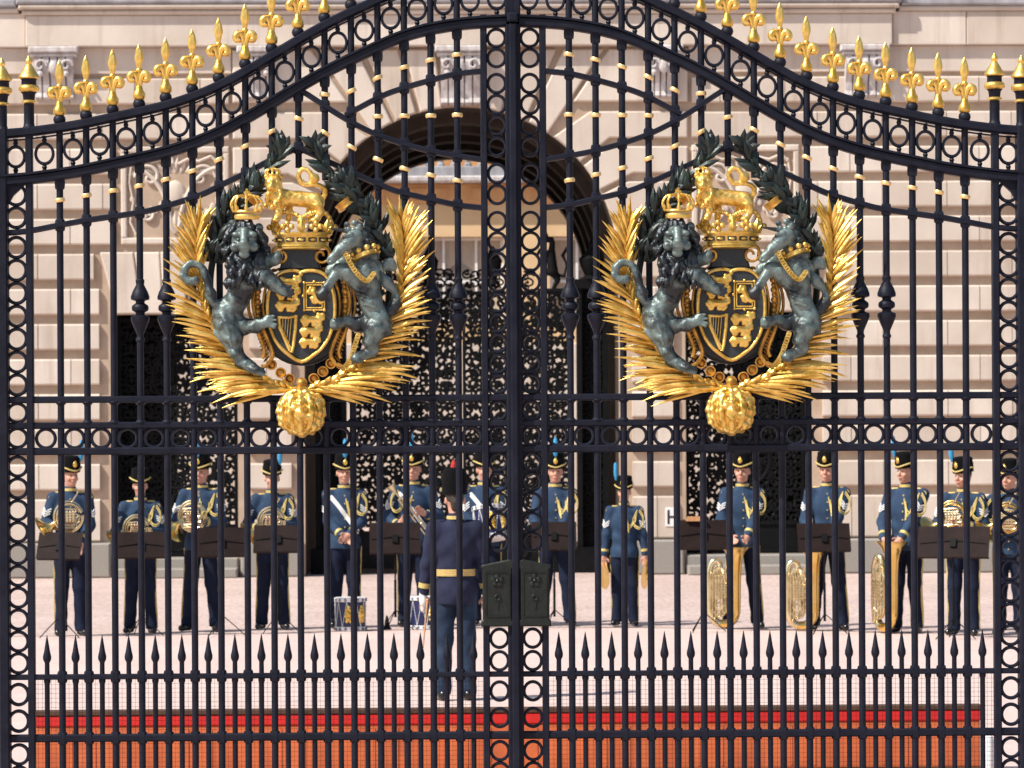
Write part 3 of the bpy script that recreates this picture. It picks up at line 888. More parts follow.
CROWNF.lathe(q_([(5.6,27.5),(7.4,28.5),(7.4,30.5),(5.4,31.5)]), n=12, mi=1)
CROWNF.lathe(q_([(5.6,31),(6.4,38),(8.6,41)]), n=12, mi=0)
CROWNF.lathe(q_([(8.4,40.5),(10.2,42),(10.6,45),(9.6,47.5),(7.6,48.5)]), n=12, mi=1)
CROWNF.lathe(q_([(7.6,48),(7.4,54),(9,56)]), n=12, mi=0)
CROWNF.lathe(q_([(9.5,55.5),(10.8,57),(9.6,60),(7,64),(4.6,69),(2.6,72),(3.6,74.5),(3.4,77),(1.8,79),(.8,81.5)]), n=12, mi=1)
CROWNF.v = [(x, y, z*.88) for x, y, z in CROWNF.v]
CROWNF = CROWNF.mesh('crown_finial', [M['iron'], M['gold']], 45)

def gate_leaf(s):
    """s=-1 the left leaf, s=+1 the right leaf; the leaf's foot is under its middle"""
    U0 = 1.0 + s*.5                                 # meeting line
    X0 = s*1.42
    word = 'left' if s < 0 else 'right'
    root = empty('gate_leaf', (X0, 0, 0))
    tag(root, f'{word} leaf of the tall black iron gate, with rings, gold spear tips and gilded arms', 'gate', 'leaves of the great gate')
    lx = lambda u: (s*u + 3.0)/GS - X0
    def pts(c): return [(lx(u), GZ(v)) for u, v in c]
    def rail(name, c, hh, d=5.5):
        b = MB(); b.rail(pts(c), hh/GS, -d/GS, d/GS); return b.build(name, M['iron'], root, 30)
    # frame
    rail('arched_rail', [(u, v-GAP) for u, v in ARCH], 4.6, 8)
    rail('arched_rail', ARCH, 5.0, 8)
    b = MB(); b.rail(pts([(u, v-5.5) for u, v in ARCH]), 1.6/GS, -10/GS, 10/GS); b.build('arch_moulding', M['iron'], root, 30)
    rail('curved_rail', RA, 2.7); rail('curved_rail', RB, 2.7); rail('curved_rail', RC, 2.8)
    for v, hh in ((397.5,3.4),(423.3,3.3),(449,3.8),(674,2.7),(735,3.9)):
        rail('cross_rail', [(3.5, v), (510, v)], hh, 4.2)
    rail('cross_rail', [(3.5, BOT-3), (510, BOT-3)], 6, 5)
    def stile(name, u, hw, d, v0, v1=BOT):
        b = MB(); x = lx(u); c = hw*.3/GS
        w = hw/GS; dd = d/GS
        poly = [(-w,-dd+c),(-w+c,-dd),(w-c,-dd),(w,-dd+c),(w,dd-c),(w-c,dd),(-w+c,dd),(-w,dd-c)]
        vs = [(x+a, b_, GZ(v1)) for a, b_ in poly] + [(x+a, b_, GZ(v0)) for a, b_ in poly]
        b.add(vs, [(i,(i+1)%8,8+(i+1)%8,8+i) for i in range(8)] + [tuple(range(7,-1,-1)), tuple(range(8,16))])
        return b.build(name, M['iron'], root, 30)
    stile('stile', 29.5, 3.3, 5.8, 15)
    stile('stile', 483, 3.5, 5.8, 125)
    stile('outer_stile', 509.5, 5.2, 9, 128)
    b = MB(); b.prism([(lx(486), GZ(182)), (lx(505), GZ(182)), (lx(505), GZ(205)), (lx(499), GZ(194))], -3.5/GS, 3.5/GS); b.build('corner_bracket', M['iron'], root, 0)
    if s < 0: stile('meeting_stile', 3.4, 4.6, 8, -40)
    else:
        stile('meeting_stile', 3.4, 4.0, 8, -40)
        b = MB(); x = lx(-1); b.cbox(x-3.2/GS, x+4.6/GS, -14/GS, -8.2/GS, GZ(BOT), GZ(24), 1.6/GS); b.build('cover_strip', M['iron'], root, 0)
        b = MB(); b.cbox(x-5/GS, x+6/GS, -16/GS, -8.2/GS, GZ(23), GZ(14), 1.6/GS); b.build('strip_cap', M['iron'], root, 0)
    for u in (483, 510):
        o = link('crown_finial', CROWNF, root, (lx(u), 0, GZ(vat([(a, b_-GAP) for a, b_ in ARCH], u) - 4)))
    # uprights
    for k, u in enumerate(BARS):
        va = vat(ARCH, u)
        kn = [va+8] + [v for v in (vat(RA,u), vat(RB,u), vat(RC,u)) if v is not None] + [674, 735]
        cut = 4 <= k <= 8
        vc = vat(RC, u)
        def corners(b):
            for v, sg in ((402,1),(419,-1)):      # rounded corners in the square cells of the lock rail
                b.lathe([(3.1/GS,-3/GS),(5.8/GS,0),(3.1/GS,3/GS)], (0,0,GZ(v-sg*1.5)), 8)
        b = barmesh(u, [(va-GAP, vc+20 if cut else BOT)], k in (0,1,11,12), kn[:-2] if cut else kn)
        if not cut: corners(b)
        bar = b.build('bar', M['iron'], root, 42, (lx(u), 0, 0))
        if cut:
            b = barmesh(u, [(394, BOT)], False, kn[-2:]); corners(b)
            b.build('bar', M['iron'], root, 42, (lx(u), 0, 0))
        top = va - GAP - 4
        link('finial_knob', KN, bar, (0,0,GZ(top-4)))
        link('finial', FLEUR, bar, (0,0,GZ(top)))
        xs = sorted([va] + [v for v in (vat(RA,u), vat(RB,u), vat(RC,u)) if v is not None])
        for a, c in zip(xs[:-1], xs[1:]):
            if c - a > 22:
                ca = [cv for cv in (ARCH, RA, RB, RC) if vat(cv, u) is not None]
                sl = sum(slope(cv, u) for cv in ca if abs(vat(cv,u)-a) < .01 or abs(vat(cv,u)-c) < .01)/2
                oc = link('gold_collar', COLLAR, bar, (0,0,GZ((a+c)/2 + (5 if a == va and k < 6 else 0))))
                oc.rotation_euler = (0, s*math.atan(sl), 0)
    us = [29.5] + BARS + [483]
    for i in range(len(us)-1):
        u = (us[i]+us[i+1])/2
        if us[i+1]-us[i] > 20:
            link('spiked_dog_bar', SPIKE, root, (lx(u), 0, GZ(BOT)))
    # bands of rings
    band = MB(); band.rail(pts([(u, v-GAP+7) for u, v in ARCH]), .8/GS, -3/GS, 3/GS); band = band.build('ring_frieze', M['iron'], root, 30)
    for i in range(len(us)):
        u = (us[i]+us[i+1])/2 if i < len(us)-1 else 496.5
        v = vat(ARCH, u) - GAP/2
        link('ring', RINGE, band, (lx(u), 0, GZ(v)))
    v = vat(ARCH, 16) - GAP/2; link('ring', RINGE, band, (lx(16), 0, GZ(v)))
    band = MB(); band.rail(pts([(3.5,446.2),(510,446.2)]), .8/GS, -3/GS, 3/GS); band = band.build('lock_rail_rings', M['iron'], root, 30)
    for i in range(len(us)-1):
        u = (us[i]+us[i+1])/2
        if us[i+1]-us[i] < 20: continue
        o = link('ring', RING, band, (lx(u), 0, GZ(436.2))); o.scale = (1.0,1,.99)
    def column(u, spans, ro):
        c = MB(); c.tube([(lx(u), 2.5/GS, GZ(spans[-1][1])), (lx(u), 2.5/GS, GZ(spans[-1][1]-6))], 1.2/GS, 6)
        c = c.build('ring_column', M['iron'], root)
        for a, z, n in spans:
            for i in range(n):
                o = link('ring', RING, c, (lx(u), 0, GZ(a + (i+.5)*(z-a)/n))); k = ro/11.
                o.scale = (k, 1, min(k*1.06, (z-a)/n/22*1.03))
    column(16.6, [(28,68,2),(73,157,4),(163,205,2),(211,394,9),(400,421,1),(425,446,1),(452,552,5),(627,672,2),(678,704,1),(704,731,1),(740,804,3)], 10.2)
    column(496.3, [(182,227,2),(234,394,7),(400,421,1),(425,446,1),(453,671,10),(678,731,2),(740,806,3)], 11.2)
    # fine wire mesh behind the foot of the bars
    b = MB(); w = .11/GS
    for i in range(int((481-31)/4.4)):
        x = lx(31+i*4.4+2); b.box(x-w, x+w, 3.6/GS, 4.1/GS, GZ(BOT), GZ(674))
    for i in range(int((BOT-677)/4.6)):
        z = GZ(677+i*4.6); x0, x1 = sorted((lx(31), lx(481))); b.box(x0, x1, 4.15/GS, 4.6/GS, z-w, z+w)
    b.build('wire_mesh', M['iron'], root, 0)
    # lock case
    b = MB(); hw = 16.2; xc = lx(18.6)
    pl = [(-hw,33),(hw,33),(hw,27),(hw-1.5,26),(hw-1.5,-24),(hw,-25),(hw,-28)]
    top = [(hw,-33),(hw-4,-34),(-hw+3,-29),(-hw,-28)] if s < 0 else [(hw,-28),(hw-3,-29),(-hw+4,-34),(-hw,-33)]
    pl = pl[:-1] + top + [(-hw,-25),(-hw+1.5,-24),(-hw+1.5,26),(-hw,27)]
    b.prism([(xc+x_/GS, GZ(593+z)) for x_, z in pl], -13/GS, -5.9/GS, 1.4/GS)
    lock = b.build('lock_case', M['lock'], root, 0)
    b = MB()
    for sg in (-1, 1):
        b.box(xc+sg*11.5/GS-.5/GS, xc+sg*11.5/GS+.5/GS, -14/GS, -13.02/GS, GZ(615), GZ(572))
    b.box(xc-11/GS, xc+11/GS, -14/GS, -13.02/GS, GZ(616), GZ(615)); b.box(xc-11/GS, xc+11/GS, -14/GS, -13.02/GS, GZ(572), GZ(571))
    for a in np.linspace(0, 2*PI, 6)[:-1]:
        b.ball((xc+math.sin(a)*4/GS, -13.5/GS, GZ(580)+math.cos(a)*4/GS), 3/GS, 8, sc=(1,.5,1))
    b.ball((xc, -14/GS, GZ(580)), 2/GS, 8)
    b.ring((xc, GZ(597)), 3.4/GS, 1.8/GS, -14.5/GS, -13.02/GS, 14); b.box(xc-.9/GS, xc+.9/GS, -14/GS, -13.02/GS, GZ(608), GZ(600.5))
    b.build('keyhole_plate', M['lock'], lock)
    return root, lx
leaf_l, lx_l = gate_leaf(-1)
leaf_r, lx_r = gate_leaf(1)
# ------------------------------------------------------------------ the gilded arms on each leaf (drawn in pixels of the gate plane, d = depth, minus is towards us)
def E(x, y, d=0): return ((x-300)/GS, d/GS, (285-y)/GS)
def conv(V):
    return np.stack([(V[:,0]-300)/GS, V[:,1]/GS, (285+V[:,2])/GS], 1)   # solids are built with z = -y
def q(x, y, d=0): return (x, d, -y)
class Solid(SDF):
    def build(s, name, m, parent, h=.95, xf=None):
        b = s.mb(h, conv=conv)
        if xf: b.xf(xf)
        return b.build(name, m, parent, 70)
def lumpy(amp, f, ph=0):
    return lambda X, Y, Z: amp*(np.sin(X*f+ph+1.7*np.sin(Z*f*.6))*np.sin(Y*f*1.1+ph*2)*.6 + np.sin(Z*f*1.2+X*f*.5)*.5)

def palm(root, mir):
    mx = (lambda x: 602-x) if mir else (lambda x: x)
    stem = catmull([(303,390,0),(272,382,0),(244,364,0),(221,337,0),(206,307,0),(199,275,0),(198,245,0),(199,232,0)], 8)
    b = MB(); n = len(stem)
    b.tube([E(mx(p.x), p.y, -9) for p in stem], [(4.2-2.2*i/n)/GS for i in range(n)], 8)
    rn = random.Random(5+mir)
    for i in range(3, n-1, 2):
        f = i/(n-1)
        p = stem[i]; t = (stem[min(i+1,n-1)]-stem[i-1]).normalized()
        for rep in range(4 if f < .3 else 3):
            for side in (1, -1):
                
                a = R((18+31*min(1,f/.30) - (26*max(0,(f-.5)*2))) if side > 0 else (32-10*f)) * (1+rn.uniform(-.14,.14)) + R((4,-5,0,-9)[rep])
                L = ((56-14*abs(f-.2)) if side > 0 else (26+20*max(0,f-.5)*2)) * rn.uniform(.86,1.06)*(.92 if rep == 0 else .82)*(1.2 if f < .3 and side > 0 else .92)
                if side < 0 and f < .7: L *= .55
                if f > .9: L *= .86
                c, s_ = math.cos(a), math.sin(a)*(1 if side > 0 else -1)
                # t is in y-down pixels: turning outwards (left) from up is clockwise there
                d = Vector((t.x*c + t.y*s_, t.y*c - t.x*s_, 0))
                st = p + t*rn.uniform(-4,4)
                L *= rn.uniform(.78,1.12); en = st + d*L*1.04 + t*L*.05
                da = -9 - rep*2.5; db = da + rn.uniform(-9, 3)
                A_ = Vector(E(mx(st.x), st.y, da)); B_ = Vector(E(mx(en.x), en.y, db))
                bend = Vector((t.x*L*.045/GS*(-1 if mir else 1), -rn.uniform(0,3)/GS, -t.y*L*.045/GS))
                b.blade(A_, B_, rn.uniform(3.6,4.8)*(1.2 if f < .35 else 1)/GS, bend, (0,-1,0), .34, 6)
    # crowning blades
    e = stem[-1]
    for a, L in ((-36,20),(-25,33),(-14,42),(-5,36),(4,47),(12,33),(22,40),(33,22)):
        b.blade(E(mx(e.x), e.y+10, -10), E(mx(e.x+math.sin(R(a))*L), e.y+10-math.cos(R(a))*L, -14), 6.2/GS)
    return b.build('palm_branch', M['gold'], root, 25)

def laurel(root, mir):
    mx = (lambda x: 600-x) if mir else (lambda x: x)
    path = catmull([(272,392,0),(246,374,0),(224,344,0),(213,310,0),(211,275,0),(219,240,0),(234,211,0),(254,188,0),(274,166,0),(285,146,0)], 8)
    b = MB(); n = len(path)
    b.tube([E(mx(p.x), p.y, 0) for p in path], [(3.4 if i < n*.55 else 4.5-3*max(0,(i/n-.8))*3)/GS for i in range(n)], 8)
    rn = random.Random(15+mir)
    for i in range(int(n*.48), n):
        f = i/(n-1); p = path[i]; t = (path[min(i+1,n-1)]-path[i-1]).normalized()
        for rep in range(5 if f < .80 else 1):
            sg = rn.choice((-1,1)); a = R(rn.uniform(8,46))*sg
            c, s_ = math.cos(a), math.sin(a)
            d = Vector((t.x*c-t.y*s_, t.x*s_+t.y*c, 0)); L = rn.uniform(15,23)
            st = p + Vector((-t.y, t.x, 0))*rn.uniform(-8,8)*(1 if f < .84 else .25)
            dd = rn.uniform(-12,0)
            b.blade(E(mx(st.x), st.y, dd), E(mx(st.x+d.x*L), st.y+d.y*L, dd-rn.uniform(-3,6)), rn.uniform(6,8.5)/GS, Vector((0,-.01,0)), (rn.uniform(-.5,.5),-1,0), .22, 5)
    for dx, dy in ((-10,-12),(0,-19),(8,-13),(-16,-3),(12,-2),(-6,-17)):
        e = path[-1]; b.blade(E(mx(e.x), e.y+4, -6), E(mx(e.x-2+dx), e.y+3+dy, -11), 9/GS, n=5, thick=.2)
    return b.build('laurel_branch', M['laurel'], root, 30)

def small_lion(b, cx, cy, w, d, up=False):
    """a lion charge in low relief; b collects it"""
    g = SDF(w*.07)
    k = w/22.
    f = lambda x, y: (x*k, 0, y*k)
    g.ell(f(-7.2,3.2), (3.6*k,2*k,3.3*k)); g.cap(f(-5,1.6), f(6,1.4), 3.5*k, 3.1*k); g.cap(f(-8.5,2.2), f(-10.2,1.6), 1.5*k, 1.1*k)
    for pts in (((-4.5,0),(-6.2,-3.4),(-8,-3.8)), ((-5,1),(-9,-.8),(-10.6,.8)), ((4.5,.5),(6.8,-2.2),(5.2,-4),(3.6,-4)), ((3,0),(1.6,-2.6),(.2,-4)), ((6.5,2),(9.6,2.6),(9.4,5.6),(6.4,5.0),(5,6.4))):
        g.chain([f(*p) for p in pts], [1.95*k]*len(pts))
    m = g.mb(k*.75)
    Mx = Matrix.Rotation(-PI/2.6, 4, 'Y') if up else Matrix()
    if up: Mx = Matrix.Rotation(R(62), 4, 'Y')
    V = []
    for p in m.v:
        v = Mx @ Vector(p); V.append((( cx+v.x-300)/GS, (d+v.y)/GS, (285-cy+v.z)/GS))
    m.v = V; b.merge(m)

def shield(root):
    ol = [(302,272.6),(297,271.2),(290,271),(283,272.6),(276.5,277.2),(272.5,284.5),(269.6,295),(268.6,306),(269,317),(271.4,328),(275.6,338.5),(281.5,347),(290,354.5),(302,361)]
    ol = ol + [(604-x, y) for x, y in ol[-2:0:-1]]
    b = MB(); b.prism([E(x, y)[0::2] for x, y in ol], -20/GS, -6/GS, 2/GS)
    sh = b.build('shield', M['shieldblack'], root, 0)
    b = MB(); b.tube([E(p.x, p.y, -20) for p in catmull([(x, y, 0) for x, y in ol+[ol[0]]], 3)], 1.9/GS, 8)
    b.ball(E(302, 274, -20.5), 2.6/GS, 8)
    # charges are part of the relief
    for cy in (283.5, 294.8, 306): small_lion(b, 290.5-(cy-284)*.08, cy, 23, -21.3)
    for i in range(2):
        o = i*2.2
        c = [(305+o,283+o),(325-o,283+o),(325-o,310-o),(305+o,310-o),(305+o,283+o)]
        for a, c_ in zip(c[:-1], c[1:]): b.tube([E(*a,-21), E(*c_,-21)], .75/GS, 6)
    for x, y in ((305,283),(325,283),(325,310),(305,310),(315,282),(315,311),(304,296),(326,296)): b.ball(E(x,y,-21), 1.7/GS, 8)
    small_lion(b, 315, 296.5, 19, -21.3, True)
    b.tube([E(*p,-21.5) for p in ((281,317),(290,317.5),(297,316))], 1.5/GS, 8)       # harp
    b.tube([E(*p,-21.5) for p in ((297,315),(296,330),(294,346),(292,352))], [2/GS,1.9/GS,1.7/GS,2.2/GS], 8)
    b.tube([E(p.x,p.y,-21.5) for p in catmull([(280,316,0),(280,324,0),(283,332,0),(287,341,0),(291,350,0)], 4)], 2.2/GS, 8)
    for t in (.2,.4,.6,.8): b.tube([E(281+14*t,318,-20.8), E(281.5+10.5*t,324+22*t,-20.8)], .45/GS, 5)
    for cy in (321, 332, 343): small_lion(b, 313.5-(cy-321)*.12, cy, 23-(cy-321)*.12, -21.3)
    b.build('shield_relief', M['gold'], root, 45)
    # dark cartouche behind, with gilded scroll edges
    b = MB()
    pl = [(302+47*math.sin(a)*(1-.10*max(0,-math.cos(a))), 314-50*math.cos(a)) for a in np.linspace(0, 2*PI, 41)[:-1]]
    pl = [(302+46*math.sin(a)*(1 if math.cos(a) < .3 else .86), 315-50*math.cos(a)) for a in np.linspace(0, 2*PI, 41)[:-1]]
    b.prism([E(x,y)[0::2] for x, y in pl], -6/GS, 1/GS, 3/GS)
    b.prism([E(x,y)[0::2] for x, y in ((280,246),(322,246),(318,256),(322,270),(280,270),(284,256))], -15/GS, -3/GS, 2/GS)
    b.build('cartouche', M['shieldblack'], root, 0)
    b = MB()
    for sx in (-1, 1):
        mx = lambda x: 302+sx*(x-302)
        def T(p, r, d=-15): 
            c = catmull([(mx(x), y, 0) for x, y in p], 4); b.tube([E(v.x, v.y, d) for v in c], r/GS, 7)
        T([(340,272),(347,286),(350,302),(347,318)], 2.2, -10); T([(336,282),(339,294),(340,308),(338,322)], 1.5, -10)
        T([(342,274),(353,290),(355,308),(351,322)], 1.6, -5)
        T([(343,320),(338,333),(333,345),(331,355),(336,364),(342,366)], 2.1)
        T([(349,322),(344,336),(339,350),(341,358)], 1.8)
        T([(340,268),(336,258),(338,250),(342,256),(341,268)], 1.7)
        T([(336,270),(331,274),(334,280)], 1.5)
        sp = [(322+math.cos(t)*(8.2-.95*t), 256+math.sin(t)*(8.2-.95*t)) for t in np.linspace(-1.2,6.4,24)]
        b.tube([E(mx(x), y, -17) for x, y in sp], 1.4/GS, 7)
        T([(324,247),(330,250),(329,262)], 1.6, -14)
        for j in range(9):      # beads along the side
            b.ball(E(mx(345.5-.07*(j-4)**2), 281+j*5.0, -11), (2.7 if j % 2 else 3.6)/GS, 8)
        for j in range(8):      # feathered edge low down
            b.blade(E(mx(339-j*.6), 330+j*3.6, -7), E(mx(347-j*.9), 335+j*3.8, -5), 3/GS, n=4)
        for j in range(6): b.blade(E(mx(306+j*5), 270-.0*j, -9), E(mx(309+j*6), 263.5+j*1.6, -12), 4.2/GS, n=4)
    b.build('cartouche_scrolls', M['goldold'], root, 50)
    b = MB(); pts = [(272,364),(281,372),(290,378),(302,382),(314,378),(323,371),(331,363)]
    for i, (x, y) in enumerate(pts):
        b.ball(E(x, y, -12), (5.6 if i in (1,3,5) else 4.2)/GS, 10, sc=(1,.6,1)); b.ring(E(x,y)[0::2], 5.5/GS, 4/GS, -17/GS, -12/GS, 14)
    b.ball(E(302,383,-15), 5.5/GS, 10); b.build('collar', M['goldold'], root, 50)

def supporters(root):
    global q
    q0 = q
    q = lambda x, y, d=0: q0(x, y, d-9)
    # ---- lion
    g = Solid(3.5)
    g.chain([q(247,266,-10), q(244,284,-11), q(239,298,-10), q(233,310,-8)], [16,14,11.5,11])
    g.ell(q(253,272,-17), (9,8,10)); g.ell(q(240,283,-18), (8,6,11), 3)
    g.ell(q(228,315,-8), (14.5,13,18), rot=Matrix.Rotation(R(-16),4,'Y')); g.ell(q(220,320,-9), (6.5,8,11), 3)
    g.chain([q(228,324,-11), q(234,338,-12), q(236,349,-9), q(242,360,-9), q(253,367,-13)], [13,10.5,7.6,6.6,6], 2.5)
    g.ell(q(257,369,-16), (6.6,5.5,4.6), 1.5)
    for dx, dy in ((0,-1.5),(1.5,1),(0,3)): g.cap(q(257,369+dy,-18), q(264+dx,370.5+dy,-19), 2.5, 1.9, 1)
    g.chain([q(232,320,-4), q(244,326,-8), q(256,326,-11), q(264,323,-13)], [12,8.4,6.8,6], 2.5); g.ell(q(268,321,-14), (6,5,6), 1.5)
    for dx, dy in ((0,-5),(2,-1),(2,3),(0,6)): g.cap(q(269,321+dy*.7,-16), q(275+dx,321+dy,-17), 2.4, 1.6, 1)
    g.chain([q(255,268,-17), q(265,277,-24), q(275,284,-26), q(283,289,-27)], [12.5,9.6,7.4,6.2], 2.5); g.ell(q(286,291,-28), (6.4,5,6.2), 1.5)
    for dx, dy in ((0,-5),(2,-1),(2,3),(0,6)): g.cap(q(287,291+dy*.7,-30), q(293+dx,292+dy,-31), 2.4, 1.5, 1)
    g.chain([q(258,258,-8), q(268,262,-12), q(276,260,-16)], [8.5,7,6.2], 3); g.ell(q(279,258,-17), (5,5,6), 1.5)
    tl = catmull([(221,309,0),(215,301,0),(212,293,0),(210,284,0),(208,276,0),(204,268,0),(197,264,0),(189,266,0),(186,274,0),(191,281,0),(198,280,0)], 3)
    g.chain([q(p.x,p.y,-14) for p in tl], [4.4-.07*i if i < 16 else 3.3+(i-16)*.05 for i in range(len(tl))], 1.5)
    g.ell(q(213,294,-15), (5.5,5,7), 2)
    # ribs and leg tufts
    for k in range(4): g.cap(q(249-k*2.5,281+k*6,-24+k*.8), q(241-k*2.5,285+k*6,-23+k*1.2), 1.6, 1.2, 2)
    for k in range(9): g.cap(q(217+k*2.6,331+k*3.0,-12), q(221+k*2.6,339+k*3.0,-14), 2.8, 1.2, 1)
    for k in range(5): g.cap(q(228+k*.8,322+k*4,-22), q(230+k*.8,330+k*4,-22), 2.4, 1.2, 1.5)
    rs = random.Random(8)
    for k in range(70):      # shaggy coat on the hind quarters and legs
        t_ = rs.random(); x = 228+8*t_+rs.uniform(-13,11)*(1-.45*t_); y = 304+46*t_; dz = -20+6*abs((x-228-8*t_)/12)
        g.cap(q(x,y,dz+3), q(x+rs.uniform(-1,2.5),y+7,dz+1), 1.9, .7, .8)
    for k in range(22):
        t_ = rs.random(); x = 257+24*t_+rs.uniform(-2,2); y = 270+19*t_+rs.uniform(-6,5)
        g.cap(q(x,y,-31), q(x+4,y+4,-32), 1.6, .7, .8)
    g.disp = lumpy(.55, .5)
    g.build('lion', M['bronze'], root)
    g = Solid(3)
    g.ell(q(247,241,-20), (13.5,13,15)); g.ell(q(247,248,-36), (6.8,6.5,6), 3); g.ell(q(247,244.5,-41.5), (3.6,2.2,2.4), 1.5)
    g.cap(q(247,233,-31), q(247,244,-39), 4.4, 3.4, 2); g.ell(q(247,255.5,-33), (5.4,4.5,4.4), 2)
    for sx in (-1,1):
        g.ell(q(247+sx*7.5,236,-30), (5.4,4,3.2), 2); g.ell(q(247+sx*6.4,241,-34.5), (3.0,2.6,2.2), 1, sub=True); g.ell(q(247+sx*5.6,241,-33.6), (2.0,1.8,1.5), .5)
        g.ell(q(247+sx*14,229,-20), (4.5,3,5), 1.5); g.ell(q(247+sx*9,248,-29), (5,4,5), 2)
    g.cap(q(242,252,-40), q(252,252,-40), 1.1, 1.1, .6, True)
    g.build('lion_face', M['bronze'], root, .8)
    g = Solid(3); rn = random.Random(4)
    g.ell(q(247,242,-14), (18,9,20)); g.ell(q(247,264,-15), (19,14,19))
    for i in range(96):
        a = rn.uniform(0, 2*PI)
        if i < 40: rr = rn.uniform(15,20); x, y, d = 247+rr*math.sin(a), 241-rr*1.02*math.cos(a), -24+(rr-15)*1.6
        else: x, y, d = 247+rn.uniform(-17,18), rn.uniform(256,282), -26-rn.uniform(0,5)+abs(rn.uniform(-3,3))
        dr = Vector((math.sin(a)*.9, .9)) if i < 40 else Vector((rn.uniform(-.6,.6), 1))
        g.chain([q(x,y,d), q(x+dr.x*4,y+dr.y*4,d-1.5), q(x+dr.x*5+rn.uniform(-2,2),y+dr.y*9,d)], [3.0,2.7,1.2], .8)
    g.build('lion_mane', M['mane'], root, .85)
    # ---- unicorn
    g = Solid(3)
    g.chain([q(356,238,-22), q(348,245,-27), q(339,254,-30), q(334,260,-30)], [8.2,7.0,4.9,4.6], 2); g.ell(q(332,261.5,-30), (4.2,5,4.3), 1.5)
    g.ell(q(352,245,-24), (6,6.8,6.6), 2); g.cap(q(346,238,-32), q(352,236,-31), 2.2, 2.2, 1.2); g.ell(q(345,242,-35), (2,1.6,1.6), .5, sub=True)
    g.ell(q(330.5,262,-34), (1.5,1.2,1.4), .5, sub=True); g.cap(q(329,266,-32), q(336,264,-35), .8, .8, .5, True)
    for dx in (0, 7): g.cap(q(357+dx,231,-20+dx), q(359+dx,221,-19+dx), 3, .9, 1)
    g.chain([q(359,244,-18), q(366,256,-15), q(367,270,-14), q(365,282,-13)], [8.5,9.6,11,13.5], 3)
    g.ell(q(358,281,-19), (9,8,9), 3)
    g.chain([q(366,282,-13), q(371,302,-11), q(376,316,-9)], [13.5,11,10.5], 3)
    g.ell(q(378,322,-9), (13,13,17), rot=Matrix.Rotation(R(12),4,'Y')); g.ell(q(386,328,-9), (6,8,10), 3)
    g.chain([q(375,330,-13), q(371,342,-13), q(373,350,-10), q(364,355,-12)], [12,8,5.8,5.4], 2)
    g.chain([q(364,355,-12), q(357,358,-14)], [4.8,6.2], 1)
    g.chain([q(368,322,-6), q(357,325,-10), q(347,321,-12)], [10.5,7,5.4], 2.5); g.chain([q(347,321,-12), q(336,324,-13)], [4.6,6.2], 1)
    g.chain([q(357,281,-19), q(348,274,-23), q(340,270,-24)], [9.5,7.4,6.2], 2); g.chain([q(340,270,-24), q(332,282,-26), q(327,290,-27)], [5.6,4.6,4.6], 1.5); g.cap(q(327,290,-27), q(323,296,-27), 4.8, 6, 1)
    g.chain([q(356,266,-10), q(345,262,-13), q(337,267,-13)], [8,5.6,5], 2); g.cap(q(337,267,-13), q(331,271,-13), 4.6, 5.4, 1)
    tl = catmull([(389,314,0),(396,302,0),(394,290,0),(386,282,0),(382,273,0),(388,264,0),(394,268,0)], 3)
    g.chain([q(p.x,p.y,-8) for p in tl], [4.2+1.6*math.sin(i*.9) for i in range(len(tl))], 1.5)
    for k in range(4): g.cap(q(356+k*3,290+k*5,-25+k), q(366+k*3,293+k*5,-25+k), 1.5, 1.2, 2)
    g.disp = lumpy(.5, .5, 1)
    g.build('unicorn', M['bronze'], root)
    g = Solid(2); rn = random.Random(9)
    for i in range(42):
        t = rn.random(); x = 362+14*t**.8+rn.uniform(-3,3); y = 229+42*t+rn.uniform(-2,2); d = -16-rn.uniform(-4,7)*(1-t*.5)
        g.chain([q(x,y,d), q(x+3,y+3,d-1), q(x+5+rn.uniform(-1,3),y+8,d)], [2.8,2.6,1.2], 1)
    for i in range(10):
        a = rn.uniform(0,6.28); g.ell(q(354+7*math.cos(a), 228+3.5*math.sin(a), -24), (3,3,3), 1)
    g.build('unicorn_mane', M['bronze'], root, .85)
    q = q0
    b = MB(); pts = [E(350-19*t, 233-3*t, -33-3*t) for t in np.linspace(0,1.05,22)]
    b.tube(pts, [(2.5-2.0*i/21)/GS*(1+.14*(i%2)) for i in range(22)], 8); b.build('horn', M['bronze'], root)
    b = MB()
    Mx = Matrix.Translation(E(366,257,-23)) @ Matrix.Rotation(R(-20),4,'Y') @ Matrix.Rotation(R(-12),4,'X')
    b.lathe([(12/GS,-3/GS),(14/GS,-2.6/GS),(14.4/GS,1.6/GS),(12.6/GS,2/GS)], n=20, mat=Mx)
    for a in np.linspace(0, 2*PI, 11)[:-1]:
        v = Mx @ Vector((math.cos(a)*14.2/GS, math.sin(a)*14.2/GS, 4.5/GS)); b.ball(v, 3.1/GS, 8)
        v = Mx @ Vector((math.cos(a)*14.4/GS, math.sin(a)*14.4/GS, -.5/GS)); b.ball(v, 1.5/GS, 6)
    b.build('neck_coronet', M['gold'], root, 50)
    b = MB()
    def chain(pts):
        c = catmull([E(*p) for p in pts], 5)
        for i in range(len(c)-1):
            t = (c[i+1]-c[i]); mid = (c[i]+c[i+1])/2; L = t.length*.72
            an = math.atan2(t.z, t.x); 
            lp = [(mid.x+math.cos(an)*math.cos(a)*L-math.sin(an)*math.sin(a)*2.0/GS, mid.y-.004*(i%2), mid.z+math.sin(an)*math.cos(a)*L+math.cos(an)*math.sin(a)*2.0/GS) for a in np.linspace(0,2*PI,11)]
            b.tube(lp, .85/GS, 5, cap=False)
    chain([(346,254,-40),(352,266,-42),(360,277,-42),(368,282,-40),(375,274,-37)])
